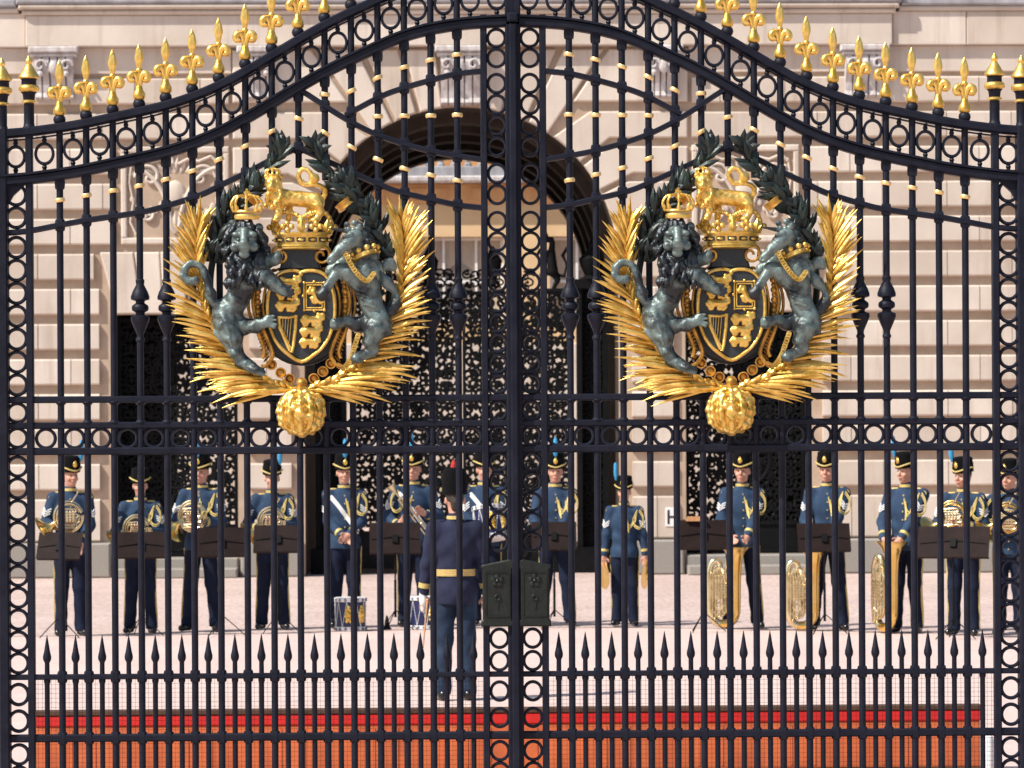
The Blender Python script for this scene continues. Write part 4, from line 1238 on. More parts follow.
    chain([(359,334,-27),(355,346,-24),(351,358,-20),(344,367,-13),(337,364,-12)])
    b.build('chain', M['gold'], root, 50)

def crowns(root):
    q = lambda x, y, d=0: (x, d, -y)
    # king's crown on the lion
    def crown(b, cx, cy, w, h, d):
        r = w/2
        for yy, rr, hh in ((0,.88,2.4),(-4.5*h/24,.98,1.2)):
            b.lathe([(r*rr/GS,-hh/GS),(r*(rr+.08)/GS,0),(r*(rr+.02)/GS,hh/GS)], E(cx, cy+yy, d), 16, sy=.75)
        for a in np.linspace(0, PI, 5):
            x1 = math.cos(a); p = [(x1*.95, 5, math.sin(a)), (x1*1.15, 11, math.sin(a)), (x1*.85, 17.5, math.sin(a)), (x1*.3, 18.5, math.sin(a)*.4), (0, 15.5, 0)]
            c = catmull([E(cx+r*u, cy-v*h/24, d-r*.75*w_) for u, v, w_ in p], 4)
            b.tube(c, 1.25/GS, 6)
            for k in range(2, len(c), 3): b.ball(c[k], 1.55/GS, 6)
            b.blade(E(cx+r*x1*.95, cy-4*h/24, d-r*.75*math.sin(a)), E(cx+r*x1*1.05, cy-11*h/24, d-1-r*.75*math.sin(a)), 4.4/GS, n=4)
        b.ball(E(cx, cy-16.5*h/24, d), 2.5/GS, 8)
        b.box(*(sorted((E(cx-1.1,0)[0],E(cx+1.1,0)[0]))), (d-1)/GS, (d+1)/GS, E(0,cy-25*h/24)[2], E(0,cy-17*h/24)[2])
        b.box(*(sorted((E(cx-3,0)[0],E(cx+3,0)[0]))), (d-1.05)/GS, (d+1.05)/GS, E(0,cy-22.6*h/24)[2], E(0,cy-20.4*h/24)[2])
    b = MB(); crown(b, 249, 218, 27, 27, -27); b.build('lion_crown', M['gold'], root, 50)
    # big crown under the crest
    b = MB()
    Mx = Matrix.Translation(E(303,240,-12))
    b.lathe([(23.5/GS,-7.5/GS),(26.5/GS,-6.5/GS),(26/GS,-4.6/GS),(27.6/GS,3.6/GS),(30/GS,5/GS),(29.6/GS,7/GS),(27.5/GS,7.4/GS)], n=32, mat=Mx, sy=.5)
    b.lathe([(22/GS,-10/GS),(25.5/GS,-9/GS),(25.5/GS,-7/GS)], n=28, mat=Mx, sy=.5)
    for a in np.linspace(PI, 2*PI, 7):
        ca, sa = math.cos(a), math.sin(a)*.5
        p = lambda r_, y, k=1: E(303+ca*r_, y, -12+sa*r_)
        if int(round((a-PI)/(PI/6))) % 2 == 0:
            b.ball(p(28,231), 3.2/GS, 8)
            for dx, dy in ((0,-5.5),(-4.2,-2.5),(4.2,-2.5)): 
                v = p(28.5,230+dy); b.ball((v[0]+dx/GS, v[1], v[2]), 3.2/GS, 8)
        else:
            v = p(28,234); b.blade(v, p(29.5,220), 7.5/GS, n=5)
            for dx in (-1,1): b.blade(v, (v[0]+dx*5/GS, v[1]-.01, v[2]+7/GS), 3.6/GS, n=4)
    for sx in (-1,1):
        c = catmull([E(303+sx*27,230,-14), E(303+sx*28.5,222,-15), E(303+sx*22,213,-17), E(303+sx*9,214,-19), E(303,219,-20)], 5)
        for i, v in enumerate(c): b.ball(v, (2.2+.5*(i%2))/GS, 7)
    c = catmull([E(303,219,-20), E(303,223,-27), E(303,230,-27)], 4)
    for v in c: b.ball(v, 2.4/GS, 7)
    b.ball(E(303,222,-24), 5/GS, 10); b.blade(E(303,233,-28), E(303,222,-31), 8/GS, n=5)
    cr = b.build('crown', M['gold'], root, 50)
    b = MB()
    for a in np.linspace(PI*1.03, PI*1.97, 8)[:-1]:
        pts = [(303+math.cos(t)*27.9, -12+math.sin(t)*14.1) for t in np.linspace(a+.03, a+.36, 5)]
        b.add([E(x, 242.6, d) for x, d in pts]+[E(x, 238.4, d) for x, d in pts], [(i,i+1,5+i+1,5+i) for i in range(4)])
    b.build('crown_enamel', M['shieldblack'], root, 40)
    b = MB()
    for a in np.linspace(PI*1.03, PI*1.97, 8)[:-1]:
        t = a+.195; b.ball(E(303+math.cos(t)*28.1, 240.5, -12+math.sin(t)*14.3), 1.9/GS, 8, sc=(1.7,.5,.7))
    b.build('crown_jewels', M['gold'], root, 50)
    q = lambda x, y, d=0: (x+4, d, -y)
    # golden lion standing on it
    g = Solid(3)
    g.chain([q(282,205,-14), q(300,206,-13), q(319,208,-13)], [11,9,10], 4); g.ell(q(322,211,-13), (9,9,11))
    g.ell(q(273,203,-17), (10.5,11,16)); g.ell(q(271,188,-19), (10.5,10,10.5)); g.ell(q(268.5,193.5,-29), (5.4,5,4.8), 2); g.cap(q(270,186,-27), q(269,191,-32), 2.8, 2.2, 1.5)
    for sx in (-1,1): g.ell(q(271+sx*8.5,180,-18), (3,2.5,3.2), 1); g.ell(q(270+sx*4,185.5,-28.5), (1.5,1.5,1.2), .5, sub=True)
    g.chain([q(276,210,-20), q(277,221,-21), q(275,231,-22)], [6.5,4.6,4.2], 2); g.ell(q(273,232,-24), (5,4.5,3), 1.5)
    g.chain([q(287,210,-10), q(289,221,-8), q(288,230,-8)], [6,4.4,4], 2)
    g.chain([q(323,214,-18), q(326,222,-18), q(322,231,-19)], [7,4.6,4], 2); g.ell(q(319,232,-21), (5,4.5,3), 1.5)
    g.chain([q(315,214,-8), q(313,223,-7), q(314,231,-7)], [6,4.4,4], 2)
    tl = catmull([(326,208,0),(331,202,0),(331,195,0),(325,190,0),(316,189,0),(308,189,0),(302,184,0),(301,176,0),(306,171,0),(312,173,0),(317,179,0)], 3)
    g.chain([q(p.x,p.y,-13-.3*i) for i, p in enumerate(tl)], [2.7]*len(tl), 1); g.ell(q(319,182,-20), (6.5,5,6.0), 1.5)
    for i in range(26):
        a = i*2.4; g.ell(q(272+9.5*math.sin(a)*(.6+.02*i), 192+i*1.0, -24-4*math.cos(a*.5)), (3.0,2.6,3.6), 1)
    g.disp = lumpy(.35, .8)
    P0 = Vector(E(276,166,-13))
    XF = Matrix.Translation(P0) @ Matrix.Diagonal((.84,.9,.83,1)) @ Matrix.Translation(-P0)
    g.build('crest_lion', M['gold'], root, .85, XF)
    b = MB(); crown(b, 274, 180.5, 15, 12.5, -18); b.xf(XF); b.build('crest_crown', M['gold'], root, 50)
    q = lambda x, y, d=0: (x, d, -y)
    # gilded ties round the wreath
    b = MB()
    for (x, y, an) in ((252,198,40),(346,204,-36)):
        Mx = Matrix.Translation(E(x, y, -5)) @ Matrix.Rotation(R(an),4,'Y')
        b.lathe([(8.5/GS,-4/GS),(10.5/GS,-3.6/GS),(9.6/GS,0),(10.5/GS,3.6/GS),(8.5/GS,4/GS)], n=14, mat=Mx @ Matrix.Rotation(PI/2,4,'Y') if False else Mx, sx=1.0, sy=1.2)
    b.build('wreath_tie', M['goldold'], root, 50)
    # leafy boss at the foot
    g = Solid(2); g.ell(q(301,411,-14), (20,19,21)); rn = random.Random(2)
    for k in range(7):
        a0 = PI*(k/6.) ; 
        pts = []
        for t in np.linspace(.12, PI-.12, 9):
            pts.append(q(301-21.5*math.sin(t)*math.cos(a0), 411-22.5*math.cos(t), -14-20.5*math.sin(t)*math.sin(a0)))
        g.chain(pts, [2.0,2.6,3,3.2,3.2,3,2.6,2.2,2], 1)
    for i in range(22):
        a = rn.uniform(0, PI); t = rn.uniform(.5, 2.7)
        g.ell(q(301-22*math.sin(t)*math.cos(a), 411-23*math.cos(t), -14-20*math.sin(t)*math.sin(a)), (rn.uniform(2.5,5),3,rn.uniform(2.5,5.5)), 1)
    for i in range(12):
        t = i/12*2*PI; g.ell(q(301+22*math.sin(t), 411-23*math.cos(t), -14), (3.4,4,3.4), 1)
    g.disp = lumpy(.7, .7)
    g.ell(q(301,391,-16), (11,8,6), 2)
    g.build('leafy_boss', M['gold'], root, .9)

arms = empty('coat_of_arms', (lx_l(214), -4/GS, GZ(285)), 0, leaf_l)
palm(arms, False); palm(arms, True); laurel(arms, False); laurel(arms, True)
shield(arms); supporters(arms); crowns(arms)
arms2 = copy_tree(arms, leaf_r); arms2.location = (lx_r(213.5), -4/GS, GZ(285.5))
# ------------------------------------------------------------------ people: one continuous body each, clothes and hair as parts
def V3(*a): return Vector(a)
def ik(S, T, l1, l2, pole):
    d = T - S; L = min(d.length, (l1+l2)*.999); n = d.normalized()
    T = S + n*L
    a = (l1*l1 - l2*l2 + L*L)/(2*L); h = math.sqrt(max(0, l1*l1-a*a))
    p = pole - n*pole.dot(n); p.normalize()
    return S + n*a + p*h, T
SH = 0.176
POSES = {   # hand targets (viewer's left, viewer's right), finger directions, palm normals
 'horn':   (V3(-.13,-.235,1.13), V3(.07,-.27,1.16), V3(.9,-.3,.2), V3(-.8,-.35,.45)),
 'horn_low':(V3(-.10,-.24,1.16), V3(.10,-.235,.98), V3(.9,-.3,.2), V3(-.2,-.3,-.9)),
 'clasp':  (V3(-.035,-.225,1.00), V3(.045,-.235,1.015), V3(.75,-.2,-.55), V3(-.75,-.2,-.5)),
 'sides':  (V3(-.265,-.03,.84), V3(.265,-.03,.84), V3(.03,-.12,-1), V3(-.03,-.12,-1)),
 'tuba':   (V3(-.17,-.27,.985), V3(.03,-.29,.985), V3(.55,-.5,-.45), V3(-.35,-.6,-.45)),
 'slide':  (V3(-.15,-.235,1.08), V3(.12,-.25,1.20), V3(.5,-.3,.7), V3(-.6,-.4,.5)),
 'back':   (V3(-.275,-.05,.83), V3(.275,-.05,.83), V3(.02,-.2,-1), V3(-.02,-.2,-1)),
}
def skeleton(pose, turn, stance):
    hl, hr, dl, dr = POSES[pose]
    J = {}
    for s, T in ((-1, hl), (1, hr)):
        S = V3(s*SH, .005, 1.435)
        e, w = ik(S, T, .295, .262, V3(s*.62, .55, -.45))
        J[s] = (S, e, w)
    return J, {-1: dl.normalized(), 1: dr.normalized()}
def body_sdf(J, D, turn, stance, female=False):
    g = SDF(.03)
    # trunk and legs (a little inside the clothes)
    g.ell((0,0,1.26), (.155,.098,.22)); g.ell((0,0,1.0), (.145,.10,.16)); g.cap((-.13,0,1.42),(.13,0,1.42),.052)
    for s in (-1,1):
        hx, kx, ax, ky, ay = leg_pts(s, stance)
        g.chain([(hx,0,.92),(kx,ky,.50),(ax,ay,.09)], [.075,.05,.036]); g.cap((ax,ay,.05),(ax+s*.03,ay-.13,.035),.034,.028)
        S, e, w = J[s]
        g.chain([S,e,w], [.05,.037,.027])
        # hand: palm, four fingers of different length, thumb from the side
        d = D[s]; side = d.cross(V3(0,-1,0.001)); 
        if side.length < .3: side = d.cross(V3(s,0,0))
        side.normalize(); nrm = d.cross(side).normalized()
        if nrm.y > 0: nrm = -nrm
        pc = w + d*.05
        R_ = Matrix((side, nrm, d)).transposed().to_4x4()
        g.cap(w, w+d*.02, .027, .03, .015); g.ell(pc, (.038,.017,.046), .012, R_)
        for i, (o, L) in enumerate(((-.028,.066),(-.0095,.077),(.0095,.072),(.027,.056))):
            b0 = pc + d*.034 + side*o; b1 = b0 + d*L*.55 - nrm*(-.012); b2 = b1 + d*L*.38 + nrm*.030
            g.chain([b0,b1,b2], [.0098,.0088,.0075], .006)
        th = -side if (side.x*s > 0) else side
        t0 = pc - d*.012 + th*.032; g.chain([t0, t0+d*.028+th*.022+nrm*.01, t0+d*.055+th*.024+nrm*.022], [.0125,.0105,.0085], .008)
    # neck and head
    c, s_ = math.cos(turn), math.sin(turn)
    def hp(x, y, z): return (x*c - y*s_, x*s_ + y*c - .012, z)
    RZ = Matrix.Rotation(turn, 4, 'Z')
    g.cap((0,.012,1.43), (0,.004,1.58), .056, .052)
    g.ell(hp(0,.012,1.695), (.074,.092,.098), .03, RZ); g.ell(hp(0,-.025,1.628), (.056,.066,.073), .03, RZ)
    g.ell(hp(0,-.058,1.578), (.028,.024,.020), .02, RZ)                       # chin
    g.chain([hp(0,-.083,1.692), hp(0,-.104,1.648)], [.011,.0155], .014); g.ell(hp(0,-.097,1.643), (.020,.014,.010), .008, RZ)   # nose
    for s in (-1,1):
        g.ell(hp(s*.031,-.098,1.680), (.019,.014,.010), .008, RZ, sub=True)    # eye socket
        g.cap(hp(s*.048,-.070,1.703), hp(s*.014,-.086,1.703), .009, .009, .012)   # brow
        g.ell(hp(s*.042,-.066,1.640), (.021,.018,.018), .02, RZ)               # cheek
        g.ell(hp(s*.077,.012,1.668), (.010,.021,.032), .008, RZ)               # ear
    g.cap(hp(-.018,-.092,1.612), hp(.018,-.092,1.612), .0075, .0075, .006)
    g.cap(hp(-.02,-.100,1.6065), hp(.02,-.100,1.6065), .0022, .0022, .002, True)
    return g, hp, RZ
def leg_pts(s, stance):
    if stance == 'open': return s*.085, s*.115, s*.150, -.01, 0
    if stance == 'step': return s*.085, s*.10, s*.125, (-.04 if s > 0 else .0), (.03 if s < 0 else -.04)
    return s*.085, s*.095, s*.105, -.012, 0
def fold(amp, f):
    return lambda X, Y, Z: amp*np.sin(Z*f+X*17)*np.sin(X*23+Y*19+Z*9)
def tunic_sdf(J, hem=.845):
    g = SDF(.035)
    g.cap((-.155,.005,1.425),(.155,.005,1.425),.068); g.ell((0,-.005,1.29),(.183,.130,.20)); g.ell((0,-.008,1.10),(.160,.124,.18))
    g.ell((0,0,.90),(.182,.142,.22)); g.cap((0,.004,1.46),(0,.003,1.535),.066,.062)
    for s in (-1,1):
        S, e, w = J[s]
        g.chain([S, e], [.071,.056]); g.chain([e, e.lerp(w,.93)], [.056,.044]); 
    g.cut(2, hem, True) if False else None
    g.disp = fold(.0045, 31)
    return g
def trouser_sdf(stance):
    g = SDF(.03)
    g.ell((0,0,.94),(.155,.118,.14))
    for s in (-1,1):
        hx, kx, ax, ky, ay = leg_pts(s, stance)
        g.chain([(hx,0,.90),(kx,ky,.50),(ax,ay,.10)], [.096,.074,.062], .02); g.cap((ax,ay,.10),(ax,ay-.02,.055),.063,.066)
    g.cut(2, .045, True); g.disp = fold(.005, 26)
    return g
_cache = {}
def person_meshes(pose, turn, stance, hem):
    key = (pose, round(turn,2), stance, hem)
    if key in _cache: return _cache[key]
    J, D = skeleton(pose, turn, stance)
    bs, hp, RZ = body_sdf(J, D, turn, stance)
    ts = tunic_sdf(J)
    # hem cut: drop only the skirt, never a hanging sleeve
    sk = SDF(.035)
    tm_full = ts
    body = bs.mb(.0085)
    D_, lo = ts.grid(.0125)
    class T(SDF): pass
    t2 = tunic_sdf(J); 
    if pose in ('sides', 'back'):
        # sleeves reach lower than the hem only at the wrists: cut the skirt by a slab limited in x
        t2.disp = (lambda X, Y, Z, f=fold(.0045,31): f(X,Y,Z) + np.where((Z < hem) & (np.abs(X) < .195), 1.0, 0.0))
    else: t2.disp = (lambda X, Y, Z, f=fold(.0045,31): f(X,Y,Z) + np.where(Z < hem, 1.0, 0.0))
    tunic = t2.mb(.0125)
    tr = trouser_sdf(stance).mb(.0125)
    _cache[key] = (J, D, hp, RZ, body, tunic, tr, ts)
    return _cache[key]
FUR_RN = random.Random(1)
def hat_mesh(h=.205, name='hat'):
    b = MB(); prof = []
    for i in range(13):
        t = i/12; r = .112 + .006*math.sin(t*3) - .010*t
        prof.append((r + FUR_RN.uniform(-.003,.003), h*t))
    prof += [(.088, h+.010), (.045, h+.016), (.004, h+.018)]
    b.lathe(prof, n=28, sx=.93, sy=1.08)
    b.v = [(x+FUR_RN.uniform(-.0025,.0025), y+FUR_RN.uniform(-.0025,.0025), z+FUR_RN.uniform(-.0025,.0025)-.25*max(0,-y)*.3*(1-z/h if z < h else 0)) for x, y, z in b.v]
    return b.mesh('hat', M['fur'], 70)
HAT = hat_mesh(.150); HATC = hat_mesh(.205)
def make_person(label, loc, pose='horn', turn=0, rz=0, scale=1, stance='close', plume='right', cords=('right',), medals=False, belt=False,
                chevron=True, conductor=False, gloves=False, plume_up=.15, group='bandsmen standing in a row', strap=False):
    hem = .80 if conductor else .845
    J, D, hp, RZ, body, tunic, tr, ts = person_meshes(pose, turn, stance, hem)
    root = empty('person', loc, rz); root.scale = (scale,)*3
    tag(root, label, 'person', group)
    body.build('body', M['skin'], root, 80)
    tu = tunic.build('tunic', M['cond'] if conductor else M['cloth'], root, 80)
    tro = tr.build('trousers', M['condt'] if conductor else M['cloth2'], root, 80)
    # gold stripes down the trouser seams
    b = MB()
    for s in (-1,1):
        hx, kx, ax, ky, ay = leg_pts(s, stance)
        pts = catmull([(hx+s*.098,.0,.88),(hx+s*.095,.0,.78),(kx+s*.077,ky,.50),(ax+s*.066,ay,.20),(ax+s*.066,ay,.055)], 4)
        w = .013 if not conductor else .010
        b.tube(pts, w, 6, flat=1.0) if False else b.add([(p.x+s*.004, p.y+dy, p.z) for p in pts for dy in (-w-.012, w-.012)] + [(p.x-s*.012, p.y+dy, p.z) for p in pts for dy in (-w-.012, w-.012)],
            [((2*i,2*i+1,2*i+3,2*i+2)) for i in range(len(pts)-1)] + [(2*i, 2*i+2, 2*len(pts)+2*i+2, 2*len(pts)+2*i) for i in range(len(pts)-1)] + [(2*i+1, 2*len(pts)+2*i+1, 2*len(pts)+2*i+3, 2*i+3) for i in range(len(pts)-1)])
    if not conductor: b.build('trouser_stripes', M['braid'], tro)
    for s in (-1,1):
        hx, kx, ax, ky, ay = leg_pts(s, stance)
        g = SDF(.02); an = R(14)*s
        g.cap((ax,ay+.03,.05),(ax+math.sin(an)*.15,ay-math.cos(an)*.15,.035),.046,.036); g.cap((ax,ay,.04),(ax,ay,.10),.045,.045); g.cut(2, 0.002, True)
        g.mb(.012).build('shoe', M['shoe'], root, 60)
    # hat with its plume, badge and gold chin rim
    hc = hp(0,.004,1.722)
    hat = link('hat', HATC if conductor else HAT, root, hc); hat.rotation_euler = (R(4 if not conductor else 0), 0, turn)
    b = MB(); pts = [(.117*math.sin(a), -.124*math.cos(a), .018 + .040*abs(math.sin(a))**1.5 - .008) for a in np.linspace(-1.7,1.7,20)]
    b.tube(pts, .0085, 6); b.build('chin_rim', M['braid'], hat)
    if not conductor:
        b = MB(); b.ball((0,-.124,.075), .024, 10, sc=(1,.35,1.25)); b.box(-.008,.008,-.128,-.118,.098,.115); b.build('badge', M['gold'], hat)
    if plume:
        b = MB(); s = {'left': -.085, 'right': .085, 'front': .0}[plume]; yy = -.07 if plume != 'front' else -.10
        pts = [(s, yy, .11+.05*conductor), (s*1.02, yy, .15+.04*conductor), (s*1.04, yy-.005, .19+.04*conductor), (s*1.05, yy-.008, .16+plume_up), (s*1.05, yy-.006, .185+plume_up)]
        b.tube(pts, [.012,.024,.028,.022,.008], 9); b.build('plume', M['redplume'] if conductor else M['plume'], hat)
    # hair, eyes, mouth
    g = SDF(.012); g.ell(hp(0,.022,1.705), (.078,.088,.088), 0, RZ); g.cap(hp(0,.075,1.66), hp(0,.06,1.61), .04, .036)
    g.ell(hp(0,-.075,1.70), (.074,.075,.075), .01, RZ, sub=True); g.mb(.011).build('hair', M['hair'], root, 70)
    for s in (-1,1):
        b = MB(); b.ball((0,0,0), .0088, 8, sc=(1.25,.7,.75)); o = b.build('eye', M['eye'], root); o.location = hp(s*.031,-.0865,1.680); o.rotation_euler = (0,0,turn)
    b = MB(); pts = [hp(x,-.0985-.002*math.cos(x*90),1.606+abs(x)*.12) for x in (-.023,-.012,0,.012,.023)]; b.tube(pts, [.002,.0045,.005,.0045,.002], 6); b.build('mouth', M['lip'], root)
    F_ = lambda x, z: (ts.front(x, z) or -.13)
    def on(x, z, d=.006): return (x, F_(x, z)-d, z)
    # collar, buttons, epaulettes, cuffs
    b = MB(); b.lathe([(.066,1.512),(.071,1.514),(.071,1.540),(.066,1.542)], (0,.003,0), 18, sx=1, sy=1); b.build('collar', M['braid'], tu)
    if not conductor:
        b = MB()
        for i in range(7):
            p = on(0, 1.43-.085*i, .004); b.ball(p, .0115, 8, sc=(1,.6,1))
        b.build('buttons', M['silver'], tu)
    b = MB()
    for s in (-1,1):
        b.tube([(s*.085,-.005,1.502),(s*.14,-.005,1.497),(s*.205,-.002,1.478)], [.008,.014,.018], 8, flat=1.6)
        if not conductor:
            for k in range(7): b.tube([(s*.20,-.04+.013*k,1.475),(s*.222,-.04+.013*k,1.462),(s*.228,-.04+.013*k,1.44)], .006, 5)
    b.build('epaulettes', M['braid'] if not conductor else M['cond'], tu)
    b = MB()
    for s in (-1,1):
        S, e, w = J[s]; d = (w-e).normalized()
        for t in ((.74,.80) if not conductor else (.66,.71,.76)):
            a = e.lerp(w, t); b.tube([a-d*.008, a+d*.008], [.054-.009*t+.004]*2, 14)
    b.build('cuffs', M['braid'], tu)
    if chevron and not conductor:
        b = MB()
        for s in (-1,1):
            S, e, w = J[s]; ax = (e-S).normalized(); sd = ax.cross(V3(0,-1,0)).normalized(); out = V3(s*.55,-.83,0).normalized()
            out = (out - ax*out.dot(ax)).normalized(); sd = ax.cross(out)
            for k in range(3):
                c = S.lerp(e, .50+.09*k)
                P_ = lambda u, v: c + (out*math.cos(u/.06)+sd*math.sin(u/.06))*.068 + ax*v
                b.tube([P_(-.045,-.028), P_(-.02,-.006), P_(0,.016), P_(.02,-.006), P_(.045,-.028)], .0075, 5)
        b.build('chevrons', M['white'], tu)
    # gold cords from the shoulder
    for side in cords:
        s = 1 if side == 'right' else -1
        b = MB()
        for k in range(4):
            o = .012*k
            pts = [on(s*.165, 1.455), on(s*(.15-o*.6), 1.38, .012), on(s*(.135-o*1.2), 1.30-o, .014), on(s*(.085-o), 1.255-o*1.6, .014), on(s*(.035), 1.31-o*1.5, .012), on(s*.012, 1.40-o*.5)]
            b.tube(catmull(pts, 4), .0058, 6)
        pts = [(s*.19,-.075,1.455),(s*.235,-.10,1.38),(s*.235,-.11,1.28),(s*.19,-.15,1.235),on(s*.13,1.27,.02),on(s*.11,1.36,.012)]
        b.tube(catmull(pts, 4), .0068, 6); b.tube(catmull([(x*.97,y-.004,z-.02) for x,y,z in pts], 4), .006, 6)
        for k in range(2): b.tube([on(s*.03,1.37-.03*k,.014), on(s*.05,1.27-.02*k,.018), on(s*.055,1.20-.03*k,.014)], [.005,.007,.009], 6)
        b.build('shoulder_cord', M['braid'], tu)
    if strap:
        b = MB()
        for o in (0, .028):
            pts = [on(x, z-o, .007) for x, z in ((-.15,1.43),(-.09,1.36),(-.03,1.28),(.03,1.20),(.09,1.12),(.14,1.05))]
            b.tube(catmull(pts, 3), .016, 6, flat=.5)
        b.build('white_belt', M['white'], tu)
    if medals:
        b = MB()
        for i in range(3):
            p = on(.075+.026*i, 1.315, .008); b.box(p[0]-.010, p[0]+.010, p[1]-.004, p[1], p[2], p[2]+.045); b.ball((p[0],p[1]-.003,p[2]-.012), .013, 8, sc=(1,.4,1))
        b.build('medals', M['silver'], tu)
    if belt:
        b = MB()
        wb = [(ts.front(0,1.075) or -.13)]
        def ringpts(z):
            out = []
            for a in np.linspace(0, 2*PI, 33)[:-1]:
                # march outwards on the torso only
                rr = np.linspace(.05,.24,120); d_ = ts.eval(rr*math.sin(a), -rr*math.cos(a), np.full_like(rr, z))
                i = np.argmax(d_ > -.002); out.append((math.sin(a), -math.cos(a), min(.185, rr[i]+.006)))
            return out
        r0 = ringpts(1.07)
        n = len(r0); vs = []
        for z, k in ((1.042,0),(1.042,.006),(1.098,.006),(1.098,0)):
            for x, y, r_ in r0: vs.append((x*(r_+k), y*(r_+k), z))
        b.add(vs, [(l*n+i, l*n+(i+1)%n, (l+1)*n+(i+1)%n, (l+1)*n+i) for l in range(3) for i in range(n)])
        b.build('belt', M['braid'], tu)
        b = MB()
        for z in (1.053,1.070,1.087):
            b.tube([(x*(r_+.0065), y*(r_+.0065), z) for x, y, r_ in r0]+[(r0[0][0]*(r0[0][2]+.0065), r0[0][1]*(r0[0][2]+.0065), z)], .0022, 4)
        b.build('belt_stripe', M['leather'], tu)
    if gloves:
        g = SDF(.012)
        for s in (-1,1):
            S, e, w = J[s]; d = D[s]
            g.ell(w+d*.055, (.034,.046,.055), .01); g.cap(w-d*.03, w+d*.02, .036, .034, .01); g.ell(w+d*.115+V3(0,-.01,0), (.026,.036,.045), .01)
        g.mb(.01).build('gloves', M['white'], root, 70)
    return root

# ---- where each one stands: (centre px, feet px, hat-top px)
def place(px, feet, top):
    g = ground(px, feet); sc = F/((g-CAM).dot(_f))
    return g, (feet-top)/sc/(1.945 if feet > 660 else 1.888)
ROW = []
def man(px, feet, top, label, rz=0, **k):
    g, s = place(px, feet, top)
    base = math.atan2(g.x-CAM.x, -(g.y-CAM.y)) if False else 0
    o = make_person(label, (g.x, g.y, .008), rz=R(rz), scale=s, **k)
    ROW.append((o, g, s)); return o, g, s
# ------------------------------------------------------------------ instruments
def local(o, g, s, x, y, z):
    """a point in a player's own frame, in world metres"""
    return o.matrix_basis @ Vector((x, y, z))
def french_horn(loc, rz, label, k=1.0, m1='silver', group='horns held by the players'):
    r_ = empty('french_horn', loc, rz); r_.scale = (k,)*3; tag(r_, label, 'horn', group)
    b = MB()
    for i, (r0, y, cx, cz) in enumerate(((.135,.0,0,0),(.118,-.022,.006,-.004),(.100,-.010,.004,.006),(.080,-.03,-.01,-.012))):
        pts = [(cx+math.cos(t)*r0*1.02, y, cz+math.sin(t)*r0*1.1) for t in np.linspace(.3, 2*PI+.1, 30)]
        b.tube(pts, [.0085+.004*(j/29) if i == 0 else .0075 for j in range(30)], 8)
    b.build('coil', M[m1], r_)
    b = MB()
    for i in range(4):
        x = -.045+.03*i
        b.tube([(x,-.045,-.05),(x,-.045,.03)], .0125, 8); b.tube([(x,-.045,.03),(x,-.045,.045)], .006, 6); b.ball((x,-.045,.05), .010, 8)
    for (x0, x1, z) in ((-.07,.06,-.085),(-.08,.05,.07),(-.06,.07,.02),(-.05,.08,-.03)):
        b.tube(catmull([(x0,-.04,z),(x1,-.045,z+.005),(x1+.02,-.045,z-.012),(x1,-.045,z-.026),(x0,-.04,z-.024)], 4), .0065, 6)
    b.tube([(.03,-.03,.14),(.06,-.06,.19),(.085,-.075,.225)], [.007,.005,.004], 8); b.lathe([(.005,0),(.011,.015),(.010,.018)], (.085,-.075,.225), 10)
    b.build('valves', M['silver'], r_)
    b = MB()
    A_ = Matrix.Translation((-.115,.03,-.05)) @ Matrix.Rotation(R(-128),4,'Y') @ Matrix.Rotation(R(-18),4,'X')
    b.lathe([(.012,-.05),(.016,0),(.026,.05),(.05,.09),(.09,.115),(.150,.135),(.153,.137),(.148,.135),(.085,.112),(.045,.085),(.02,.04),(.012,.0)], n=28, mat=A_)
    b.build('bell', M['brass'], r_)
    return r_
